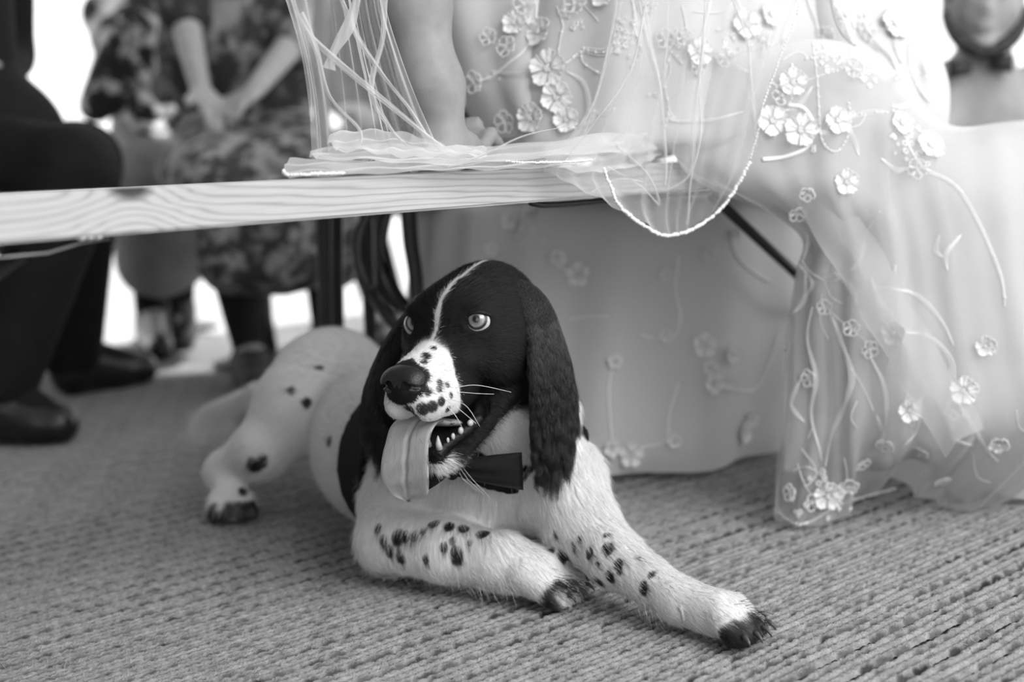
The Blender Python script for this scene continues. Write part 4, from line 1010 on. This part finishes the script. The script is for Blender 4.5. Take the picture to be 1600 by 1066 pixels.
# ---------------------------------------------------------------- lace on the gown: flowers, vines, beads laid on the cloth surface
LB = {'hip': bvh_of(hipo), 'drp': bvh_of(drape), 'dr2': bvh_of(drape2), 'cas': bvh_of(tul), 'und': bvh_of(under_sk), 'sat': bvh_of(sat)}
def onto(px, py, which=('hip', 'cas', 'und')):
    best = None
    for k in which:
        h, n = cast(LB[k], px, py)
        if h is not None:
            d = (h - CAM) @ d0
            if n @ (CAM - h) < 0: n = -n
            if best is None or d < best[2]: best = (h, n, d)
    return best
def frame_n(n, a=0):
    x = nrm(np.cross([0, 0, 1.0], n)); y = np.cross(n, x); return x * math.cos(a) + y * math.sin(a), y * math.cos(a) - x * math.sin(a)
def flower(px, py, rpx, rot=0, which=('hip', 'cas', 'und'), np_=5, solid=True):
    q = onto(px, py, which)
    if not q: return
    h, n, d = q; r = rpx * d / FPX; x, y = frame_n(n, rot); mb = MB(); c = h + n * .0035
    for k in range(np_):
        a0 = 2 * math.pi * k / np_; dr = x * math.cos(a0) + y * math.sin(a0); tg = y * math.cos(a0) - x * math.sin(a0); V = []; rim = []
        na, nr = 9, 5
        for i in range(na):
            t = -1 + 2 * i / (na - 1); ln = 1 - .30 * t * t + .04 * math.cos(i * 2.2)
            for j in range(nr):
                w = j / (nr - 1); V.append(c + dr * r * (.12 + .88 * w * ln) + tg * r * .46 * t * (w ** .7) + n * (.0006 + .0030 * w * w + .0012 * math.sin(i * 1.9 + k) * w))
            rim.append(V[-1])
        if solid: mb.add(V, grid_faces(na, nr))
        e0 = c + dr * r * .15
        mb.tube(catmull([e0] + rim + [e0], np.linspace(0, 1, 26)), .0007, 4)
        if solid: mb.tube([c + dr * r * .2 + n * .001, c + dr * r * .6 + n * .003], .0006, 4)
    for k in range(6): mb.ball(c + n * .003 + (x * math.cos(k * 1.05) + y * math.sin(k * 1.05)) * r * .14 * (k > 0), r * .075, None, 6, 4)
    mb.build('lace_flower', M_lace, bride)
def vine(pts, r=.0007, which=('hip', 'cas', 'und'), double=0.0, beads=0):
    t = np.linspace(0, 1, len(pts) * 7); C = catmull(np.array(pts, float), t); out = []; nn = []
    for px, py in C:
        q = onto(px, py, which)
        if q: out.append(q[0] + q[1] * .0012); nn.append(q[1])
    if len(out) < 3: return
    out = np.array(out); jump = np.linalg.norm(np.diff(out, axis=0), axis=1)
    if jump.max() > .06: out = out[:int(np.argmax(jump > .06)) + 1]
    if len(out) < 3: return
    mb = MB(); mb.tube(out, r, 5)
    if double:
        for s in (1, -1):
            T = np.gradient(out, axis=0); T /= np.linalg.norm(T, axis=1, keepdims=True) + 1e-9
            sd = np.cross(T, np.array(nn[:len(out)])); mb.tube(out + sd * s * double * np.sin(np.linspace(0, math.pi, len(out)))[:, None], r * .8, 4)
    for k in range(beads):
        c = out[int((k + .5) / beads * len(out))]; mb.ball(c + nn[0] * .001, .0016, None, 6, 4)
    mb.build('lace_vine', M_lace, bride)
def rings(px, py, n, spread, r=.003, which=('hip', 'cas', 'und'), seed=0):
    rs = np.random.default_rng(seed + int(px)); mb = MB()
    for k in range(n):
        q = onto(px + rs.normal(0, spread), py + rs.normal(0, spread), which)
        if not q: continue
        x, y = frame_n(q[1]); c = q[0] + q[1] * .0016; rr = r * rs.uniform(.6, 1.15)
        ring = [c + (x * math.cos(a) + y * math.sin(a)) * rr for a in np.linspace(0, 2 * math.pi, 11)]
        mb.tube(ring, rr * .32, 5); mb.ball(c, rr * .3, None, 6, 4)
    if mb.V: mb.build('bead_cluster', M_bead, bride)
hipw = ('hip', 'cas', 'drp', 'dr2')
FL = [(858, 108, 30, .3), (870, 152, 25, 1.0), (846, 52, 24, .7), (806, 38, 20, .2), (795, 75, 17, .9), (832, 185, 24, .2), (885, 188, 20, .6), (792, 190, 18, .3), (745, 128, 18, .5), (728, 150, 14, 1.3), (900, 8, 18, .1), (945, -5, 20, .4),
      (1090, 82, 22, .4), (1068, 60, 14, .2), (1135, 92, 15, .7), (1040, 62, 15, .3), (1088, 105, 14, 1.2), (1165, 40, 24, .6), (1200, 25, 20, .1), (1195, 70, 18, .5), (1238, 130, 22, .2), (1205, 190, 24, .8), (1250, 205, 26, .1), (1305, 190, 22, .5), (1222, 150, 16, .6), (1330, 110, 18, .2),
      (1290, 60, 18, .9), (1395, 40, 26, .3), (1440, 110, 18, .6), (1350, 50, 16, 1.0), (1320, 285, 20, .3), (1405, 195, 20, .6), (1450, 230, 24, .2), (1430, 265, 16, .9), (1245, 330, 14, .2), (1262, 300, 12, .9), (820, 10, 18, .4), (1010, 8, 15, .2), (765, 60, 14, .6)]
for a in FL: flower(a[0], a[1], a[2], a[3], hipw, solid=(a[2] > 19))
for a in [(1293, 772, 24, .2), (1265, 782, 15, .8), (1325, 755, 16, .3), (1240, 770, 14, .4), (1400, 520, 20, .3), (1330, 512, 13, .1), (1418, 640, 20, .5), (1505, 610, 22, .2), (1492, 640, 14, .9), (1385, 690, 15, .6), (1440, 700, 16, .1), (1290, 480, 12, .3), (1355, 545, 14, .7), (1268, 590, 14, .5), (1540, 540, 16, .4), (1560, 690, 16, .9), (1345, 720, 13, .1), (1470, 745, 13, .3)]:
    flower(*a, which=('cas',), solid=a[2] > 15)
for a in [(905, 430, 20, .3), (870, 405, 14, .9), (1100, 540, 20, .2), (1140, 555, 15, .6), (1108, 575, 12, .1), (1115, 600, 17, .8), (1135, 598, 12, .3), (1105, 400, 10, .4), (1160, 675, 18, .5), (1172, 655, 13, .1), (985, 710, 20, .2), (955, 700, 14, .9), (1040, 430, 12, .4), (800, 345, 16, .3), (830, 330, 12, .2), (1055, 690, 11, .5), (960, 565, 12, .2), (1040, 525, 11, .6), (770, 390, 12, .1), (1145, 365, 9, .2)]:
    flower(*a, which=('und',), solid=True)
V_ = [([(838, 0), (834, 50), (818, 80), (795, 100), (770, 120), (745, 128)], .0018, hipw, 0, 0), ([(884, 100), (912, 80), (945, 82), (975, 62), (992, 40), (988, 0)], .0009, hipw, .004, 14), ([(885, 112), (912, 130), (920, 170), (905, 200)], .0006, hipw, .0025, 0),
      ([(870, 10), (880, 40), (876, 60), (872, 90)], .0007, hipw, 0, 3), ([(990, 40), (1000, 80), (985, 105)], .0006, hipw, .002, 6), ([(1110, 0), (1100, 40), (1090, 80), (1088, 120)], .0012, hipw, 0, 0), ([(1040, 200), (1045, 170), (1038, 120), (1050, 80)], .0006, hipw, 0, 10),
      ([(1260, 0), (1275, 40), (1282, 90), (1290, 130), (1300, 150), (1325, 155)], .0009, hipw, .003, 12), ([(1325, 160), (1328, 195), (1318, 225), (1302, 238), (1285, 222), (1280, 180), (1276, 120), (1268, 60)], .0008, hipw, 0, 26), ([(1300, 0), (1320, 50), (1350, 90), (1372, 130), (1420, 170), (1460, 210), (1480, 250)], .0012, hipw, .004, 20),
      ([(1190, 250), (1230, 245), (1262, 228), (1270, 195), (1255, 170), (1230, 165)], .0028, hipw, 0, 0), ([(1205, 130), (1228, 140), (1240, 120), (1236, 100)], .0016, hipw, .002, 0), ([(1040, 180), (1060, 190), (1110, 188), (1160, 175)], .0006, hipw, .0015, 0),
      ([(1240, 20), (1215, 80), (1205, 140), (1190, 210)], .0012, hipw, .003, 0), ([(1350, 20), (1360, 60), (1390, 90), (1405, 120)], .0008, hipw, .003, 5), ([(1440, 40), (1420, 80), (1430, 130), (1450, 160)], .0008, hipw, .003, 4),
      ([(1242, 380), (1262, 420), (1300, 440), (1340, 410), (1355, 360), (1375, 330)], .0006, ('cas',), 0, 0), ([(1290, 470), (1310, 520), (1330, 580), (1325, 620), (1300, 680), (1290, 730)], .0007, ('cas',), .003, 0), ([(1270, 480), (1262, 530), (1275, 590), (1268, 650), (1285, 720)], .0007, ('cas',), .002, 0),
      ([(1400, 520), (1450, 525), (1485, 560), (1490, 600), (1505, 640), (1540, 700), (1560, 720)], .0007, ('cas',), .003, 0), ([(1350, 540), (1380, 600), (1385, 650), (1378, 700)], .0007, ('cas',), .002, 0), ([(1370, 450), (1430, 460), (1470, 500), (1490, 540)], .0006, ('cas',), .002, 0), ([(1405, 200), (1440, 260), (1500, 300), (1560, 420), (1570, 480)], .0007, ('cas',), .002, 5),
      ([(1240, 735), (1262, 730), (1285, 745), (1300, 770)], .0006, ('cas',), 0, 0),
      ([(1060, 400), (1055, 450), (1062, 500), (1045, 530), (1000, 525)], .0022, ('und',), 0, 0), ([(1140, 360), (1150, 400), (1175, 425), (1200, 440)], .0022, ('und',), 0, 0), ([(1215, 520), (1200, 570), (1175, 610), (1120, 605)], .0018, ('und',), 0, 0), ([(1060, 600), (1045, 650), (1040, 690), (1000, 700)], .0018, ('und',), 0, 0),
      ([(860, 395), (880, 420), (910, 432)], .0026, ('und',), 0, 0), ([(960, 560), (950, 610), (955, 690)], .0018, ('und',), 0, 0), ([(890, 500), (920, 495), (950, 495)], .0018, ('und',), 0, 0)]
for p, r, wh, db, bd in V_: vine(p, r, wh, db, bd)
for a in [(885, 15, 5, 9), (893, 40, 5, 8), (980, 62, 14, 9), (962, 75, 8, 7), (812, 32, 7, 6), (748, 138, 3, 5), (1060, 60, 6, 6), (1138, 88, 4, 5), (1170, 60, 10, 14), (1290, 90, 8, 8), (1296, 112, 3, 4), (1350, 120, 12, 12), (1415, 200, 14, 12), (1450, 245, 16, 14), (1330, 40, 8, 8), (1052, 188, 7, 7), (1318, 180, 6, 10), (985, 30, 6, 8), (1258, 215, 6, 12), (1400, 215, 8, 10)]:
    rings(a[0], a[1], a[2], a[3], .0026, hipw)
rings(1290, 775, 16, 16, .003, ('cas',)); rings(1250, 790, 8, 10, .003, ('cas',)); rings(830, 350, 8, 16, .0035, ('und',))
bead_line('hem_trim', [q + A(0, 0, .004) for q in (hem[0], hem[1], hem[2], hem[3])], .002, .005, seedv=3)

rl = random.Random(5)
for k in range(34):              # small sprays between the flowers
    px, py = rl.choice([(rl.uniform(770, 1180), rl.uniform(5, 200)), (rl.uniform(1200, 1440), rl.uniform(10, 260))]); a = rl.uniform(0, 6.28); L = rl.uniform(18, 45); b = a + rl.uniform(-1.2, 1.2)
    vine([(px, py), (px + L * math.cos(a), py + L * math.sin(a)), (px + L * math.cos(a) + L * .7 * math.cos(b), py + L * math.sin(a) + L * .7 * math.sin(b))], .0006, hipw, rl.choice([0, .0025]), rl.choice([0, 0, 4]))
    if k % 3 == 0: rings(px, py, rl.randint(2, 5), 6, .0024, hipw)

for k in range(26):
    px, py = rl.uniform(1235, 1590), rl.uniform(330, 770); a = rl.uniform(.6, 2.4); L = rl.uniform(20, 55); b = a + rl.uniform(-1.3, 1.3)
    vine([(px, py), (px + L * math.cos(a), py + L * math.sin(a)), (px + L * math.cos(a) + L * .7 * math.cos(b), py + L * math.sin(a) + L * .7 * math.sin(b))], .00055, ('cas',), rl.choice([0, .0025]), 0)

# ---------------------------------------------------------------- bentwood chair behind the dog
M_bent = plain('black_lacquered_wood', .018, .28, .5, 50, .3)
chair = empty('bentwood_chair', (-.23, 2.36, 0)); tag(chair, 'black bentwood chair with curved braces behind the dog and under the bench line', 'chair')
cc = A(-.23, 2.36, 0)
mb = MB(); V = []; 
prof = [(0, .452), (.14, .452), (.155, .456), (.16, .464), (.155, .472), (.14, .473), (.11, .466), (0, .464)]; nth = 40
V = [cc + A(r * math.cos(2 * math.pi * k / nth), r * math.sin(2 * math.pi * k / nth), z) for k in range(nth) for r, z in prof]
mb.add(V, grid_faces(nth, len(prof), True)); mb.build('seat', M_bent, chair)
mb = MB(); mb.tube([cc + A(.13 * math.cos(a), .13 * math.sin(a), .44) for a in np.linspace(0, 2 * math.pi, 40)], .011, 8); mb.build('seat_ring', M_bent, chair)
front = [P(638, 322, 2.20), P(642, 380, 2.19), P(650, 440, 2.18), P(655, 560, 2.17), G(662, 748, .01) * [1, 1, 0] + A(0, 0, .01)]
front[-1] = front[-2] * 1.0 + A(.004, 0, 0); front[-1][2] = .012
def leg_t(pts): mb = MB(); mb.tube(catmull(pts, np.linspace(0, 1, 24)), np.linspace(.0135, .0095, 24), 10); mb.build('leg', M_bent, chair)
leg_t(front)
leg_t([cc + A(-.07, .0, .44), cc + A(-.08, .01, .25), cc + A(-.085, .02, .012)])
leg_t([cc + A(-.06, .09, .44), cc + A(-.07, .10, .25), cc + A(-.075, .10, .012)]); leg_t([cc + A(-.01, .09, .44), cc + A(-.015, .10, .25), cc + A(-.015, .10, .012)])
for pts in ([P(600, 322, 2.27), P(576, 335, 2.27), P(560, 378, 2.27), P(564, 420, 2.27), P(582, 460, 2.26), P(604, 492, 2.22), P(648, 545, 2.175)], [P(612, 322, 2.30), P(604, 338, 2.30), P(597, 378, 2.30), P(603, 418, 2.29), P(618, 455, 2.24), P(647, 500, 2.18)]):
    mb = MB(); mb.tube(catmull(pts, np.linspace(0, 1, 30)), .0092, 10); mb.build('curved_brace', M_bent, chair)
mb = MB(); mb.tube(catmull([cc + A(.10, .09, .46), cc + A(.125, .13, .66), cc + A(.10, .15, .84), cc + A(.02, .16, .90), cc + A(-.06, .15, .82), cc + A(-.08, .12, .66), cc + A(-.07, .09, .46)], np.linspace(0, 1, 50)), .0125, 10); mb.build('back_hoop', M_bent, chair)

# ---------------------------------------------------------------- guests in the background
def fig_mat(name, c1, c2, sc, thr=.5, soft=.06, rough=.8):
    g = N(name); v = g.noise(g.pos(), sc, 4, .6); return g.done(g.pbsdf(g.ramp(v, [(thr - soft, c1), (thr + soft, c2)]), rough, .2, g.bump(v, .3, .004)))
M_suit = plain('dark_wool', .008, .8, .2, 25, .25, .4, .01)
M_suit2 = plain('charcoal_wool', .022, .8, .2, 25, .25, .4, .01)
M_shoe = plain('black_leather', .012, .3, .5, 40, .3)
M_skin2 = skin('skin_fair', .34); M_hair2 = plain('dark_hair', .03, .5, .4, 60, .4, .9, .01)
M_floral = fig_mat('dark_floral_print', .03, .24, 14, .54, .07)
M_strip = fig_mat('striped_sleeve', .02, .5, 11, .54, .04)
M_grey = plain('grey_cotton', .2, .85, .2, 20, .2, .4, .008)
M_gown2 = fig_mat('pale_floral_print', .05, .30, 26, .52, .06)
M_shirt = plain('light_grey_shirt', .34, .85, .2, 12, .2, .3, .006)
def guest(label, J, sc, garments, skinm, hairm=None, cat='person', shoes=True, loc=None, shoem=None):
    o = empty('person', tuple((loc if loc is not None else J['pelvis']) * [1, 1, 0])); tag(o, label, cat, None)
    pr = human(J, sc); sdf_mesh('body', pr, .011, skinm, o, relax=1, zmin=.003)
    arms = list(range(13, 16)) + list(range(27, 30)); 
    idx = dict(torso=[0, 1], arms=[13, 14, 15, 27, 28, 29], sleeves=[13, 14, 27, 28], hips=[0], footl=[43], footr=[46], legs=[41, 42, 44, 45], thighs=[41, 44])
    for nm, keys, e, m, extra in garments:
        q = [pr[i] for k in keys for i in idx[k]]; sdf_mesh(nm, off(q, e) + extra, .012, m, o, relax=2, zmin=.003)
    if shoes:
        for s in 'lr':
            a, t = J['ank' + s], J['toe' + s]; t2 = t.copy(); d = nrm((t - a) * [1, 1, 0]); 
            b0 = np.array([a[0], a[1], t[2]])
            sdf_mesh('shoe', [cap(b0 + [0, 0, .012], t, .045 * sc, .036 * sc, .03), cap(a, b0 + [0, 0, .02], .04 * sc, .043 * sc, .02), cap(a - [0, 0, .02], t * .6 + b0 * .4, .046 * sc, .04 * sc, .02)], .008, shoem or M_shoe, o, relax=1, zmin=.001)
    if hairm: sdf_mesh('hair', [ell(J['head'] - J['HR'][1] * .022 + J['HR'][2] * .022, (.084, .092, .108), J['HR'], .02)] , .010, hairm, o)
    return o
# man in the dark suit, far left
p0 = A(-1.13, 2.90, .56)
JA = dict(pelvis=p0, chest=p0 + A(.02, -.02, .38), neck=p0 + A(.05, -.02, .56), head=p0 + A(.09, -.02, .74), HR=frame_of([1, -.2, -.1]),
          shol=p0 + A(.10, .17, .46), elbl=p0 + A(.06, .26, .20), wril=p0 + A(.10, .10, .14), handl=p0 + A(.10, .03, .14), shor=p0 + A(.08, -.20, .46), elbr=p0 + A(.06, -.25, .20), wrir=p0 + A(.10, -.14, .15), handr=p0 + A(.10, -.07, .15),
          hipl=p0 + A(.03, .09, -.02), kneel=A(-.89, 3.02, .52), ankl=A(-1.0, 3.20, .10), toel=A(-.88, 3.34, .035), hipr=p0 + A(.03, -.10, -.02), kneer=A(-.80, 2.66, .50), ankr=A(-.955, 2.62, .10), toer=A(-.845, 2.60, .035))
guest('person in a dark suit seated at the far left, black shoe flat on the rug', JA, 1.05,
      [('jacket', ['torso', 'arms'], .016, M_suit, [cap(p0 + A(.02, 0, .02), p0 + A(.10, 0, .0), .16, .15, .05)]), ('trousers', ['hips', 'legs'], .020, M_suit, [cap(JA['ankr'] + A(.01, 0, .02), JA['kneer'], .062, .085, .02), cap(JA['ankl'], JA['kneel'], .07, .085, .02)]), ('sock', ['footl'], .008, M_suit, []), ('sock', ['footr'], .008, M_suit, [])], M_skin2, M_hair2)
# woman in the dark floral dress, hands clasped on her lap
p1 = P(395, 225, 3.55); p1[2] = .56
def PX(px, py, d): return P(px, py, d)
JB = dict(pelvis=p1, chest=p1 + A(-.01, -.06, .34), neck=p1 + A(-.02, -.12, .52), head=p1 + A(-.05, -.18, .68), HR=frame_of([-.5, -1, -.2]),
          shol=p1 + A(-.17, -.08, .44), elbl=PX(288, 25, 3.30), wril=PX(312, 135, 3.18), handl=PX(335, 175, 3.14), shor=p1 + A(.17, -.08, .44), elbr=PX(462, 60, 3.35), wrir=PX(398, 140, 3.20), handr=PX(352, 178, 3.12),
          hipl=p1 + A(-.09, -.05, -.02), kneel=PX(330, 290, 3.05), ankl=PX(392, 555, 3.30), toel=G(400, 612, .03), hipr=p1 + A(.09, -.05, -.02), kneer=PX(500, 300, 3.10), ankr=PX(512, 520, 3.45), toer=PX(512, 560, 3.35))
JB['toer'][2] = .03
lapB = [ell(PX(430, 260, 3.3), (.27, .28, .09), k=.05), cap(PX(370, 330, 3.08), PX(370, 400, 3.10), .08, .09, .04), cap(PX(440, 330, 3.06), PX(440, 398, 3.10), .09, .09, .04), cap(PX(515, 330, 3.10), PX(515, 398, 3.14), .08, .08, .04)]
guest('person in a dark floral dress with bare forearms and hands clasped on the lap', JB, .97,
      [('dress', ['torso', 'sleeves'], .022, M_floral, [ell(p1 + A(0, -.05, .22), (.21, .14, .22), k=.05)]), ('skirt', ['hips', 'thighs'], .03, M_gown2, lapB), ('stocking', ['legs'], .006, M_suit2, [])], M_skin2, M_hair2, shoem=M_suit2)
# woman in grey skirt, between the suit and the floral dress
p2 = P(255, 225, 4.45); p2[2] = .55
JE = dict(pelvis=p2, chest=p2 + A(.03, -.08, .34), neck=p2 + A(.08, -.12, .52), head=p2 + A(.12, -.16, .68), HR=frame_of([.8, -.6, -.2]),
          shol=p2 + A(-.10, -.16, .42), elbl=PX(190, 120, 4.08), wril=PX(228, 185, 3.98), handl=PX(245, 203, 3.94), shor=p2 + A(.19, .0, .42), elbr=p2 + A(.22, -.12, .2), wrir=p2 + A(.14, -.36, .14), handr=p2 + A(.12, -.42, .12),
          hipl=p2 + A(-.08, -.05, -.02), kneel=PX(228, 280, 3.85), ankl=PX(236, 490, 3.95), toel=G(250, 545, .03), hipr=p2 + A(.09, -.05, -.02), kneer=PX(275, 285, 3.92), ankr=PX(280, 470, 4.05), toer=G(280, 530, .03))
guest('person in striped top and long plain grey skirt seated beyond the dark suit', JE, .97,
      [('blouse', ['torso', 'arms'], .024, M_strip, [cap(PX(150, 165, 4.0), PX(215, 60, 4.05), .05, .10, .05)]), ('skirt', ['hips', 'thighs'], .035, M_grey, [cap(PX(240, 290, 3.85), PX(243, 405, 3.92), .12, .11, .05), cap(PX(280, 290, 3.92), PX(280, 390, 3.96), .11, .10, .05)]), ('stocking', ['legs'], .012, M_suit, [])], M_skin2, M_hair2)
# man in charcoal suit, mostly behind the veil
p3 = P(640, 225, 4.3); p3[2] = .56
JF = dict(pelvis=p3, chest=p3 + A(0, -.03, .38), neck=p3 + A(0, -.05, .56), head=p3 + A(0, -.08, .74), HR=frame_of([-.1, -1, -.1]),
          shol=p3 + A(-.20, -.03, .46), elbl=p3 + A(-.27, -.12, .2), wril=p3 + A(-.14, -.34, .10), handl=p3 + A(-.10, -.40, .08), shor=p3 + A(.2, -.03, .46), elbr=p3 + A(.27, -.12, .2), wrir=p3 + A(.14, -.34, .1), handr=p3 + A(.10, -.40, .08),
          hipl=p3 + A(-.1, -.04, -.02), kneel=p3 + A(-.16, -.46, -.05), ankl=p3 + A(-.06, -.44, -.46), toel=p3 + A(-.08, -.58, -.53), hipr=p3 + A(.1, -.04, -.02), kneer=p3 + A(.16, -.46, -.05), ankr=p3 + A(.18, -.44, -.46), toer=p3 + A(.2, -.58, -.53))
guest('person in a charcoal suit seated furthest back, seen through the veil', JF, 1.05, [('jacket', ['torso', 'arms'], .02, M_suit2, [ell(p3 + A(0, 0, .2), (.23, .15, .28), k=.05)]), ('trousers', ['hips', 'legs'], .022, M_suit, [])], M_skin2, M_hair2)
# bearded guest on the right, sitting low, bow tie
p4 = A(1.06, 3.20, .13)
JR = dict(pelvis=p4, chest=p4 + A(-.02, -.05, .30), neck=P(1535, 108, 3.02), head=P(1537, 8, 2.98), HR=frame_of([-.25, -1, -.05]),
          shol=P(1455, 150, 3.05), elbl=P(1440, 260, 2.95), wril=A(.86, 2.76, .22), handl=A(.92, 2.70, .2), shor=P(1625, 150, 3.1), elbr=P(1650, 260, 3.0), wrir=A(1.06, 2.76, .22), handr=A(1.0, 2.70, .2),
          hipl=p4 + A(-.1, -.02, 0), kneel=A(.78, 2.82, .17), ankl=A(1.08, 2.74, .07), toel=A(1.2, 2.70, .06), hipr=p4 + A(.1, -.02, 0), kneer=A(1.36, 2.84, .17), ankr=A(1.12, 2.86, .06), toer=A(.98, 2.86, .05))
R_ = guest('bearded person in light grey shirt and dark bow tie sitting low behind the gown', JR, .95, [('shirt', ['torso', 'arms'], .018, M_shirt, [cap(P(1440, 165, 3.08), P(1640, 165, 3.1), .07, .07, .04)]), ('trousers', ['hips', 'legs'], .02, M_suit2, [])], M_skin2, M_hair2)
HRr = JR['HR']; hh = JR['head']
mb = MB(); mb.tube([hh + HRr[0] * .083 * math.cos(t) * 1.0 + HRr[2] * (-.105 * math.sin(t) + .01) + HRr[1] * (.045 + .04 * math.sin(t)) for t in np.linspace(.22, math.pi - .22, 30)], .017 * np.sin(np.linspace(.5, math.pi - .5, 30)), 10); mb.build('beard', M_hair2, R_)
for s in (1, -1):
    c = P(1532 + s * 32, 103 - s * 4, 2.93); mb = MB(); mb.tube([c - HRr[0] * .022, c, c + HRr[0] * .022], [.012, .016, .020] if s < 0 else [.02, .016, .012], 8); mb.build('bow_tie_wing', M_hair2, R_)
# pedestal stools under the seated guests
M_stool = plain('dark_stained_wood', .03, .5, .4, 20, .3)
def stool(c, top, label):
    o = empty('pedestal_stool', (float(c[0]), float(c[1]), 0)); tag(o, label, 'stool', 'stools under the seated guests')
    for nm, prof in (('seat', [(0, top - .035), (.13, top - .035), (.15, top - .025), (.15, top - .008), (.14, top), (0, top)]), ('column', [(0, .03), (.03, .03), (.022, .12), (.022, top - .06), (.05, top - .036), (0, top - .036)]), ('base', [(0, .002), (.13, .002), (.135, .010), (.06, .03), (0, .032)])):
        V = [(c[0] + r * math.cos(2 * math.pi * k / 28), c[1] + r * math.sin(2 * math.pi * k / 28), z) for k in range(28) for r, z in prof]
        pymesh(nm, V, grid_faces(28, len(prof), True), M_stool, o)
stool(p0, .375, 'dark pedestal stool under the person in the dark suit')
stool(p1, .375, 'dark pedestal stool under the person in the floral dress')
stool(p2, .36, 'dark pedestal stool under the person in the striped top')
stool(p3, .375, 'dark pedestal stool under the person in the charcoal suit')
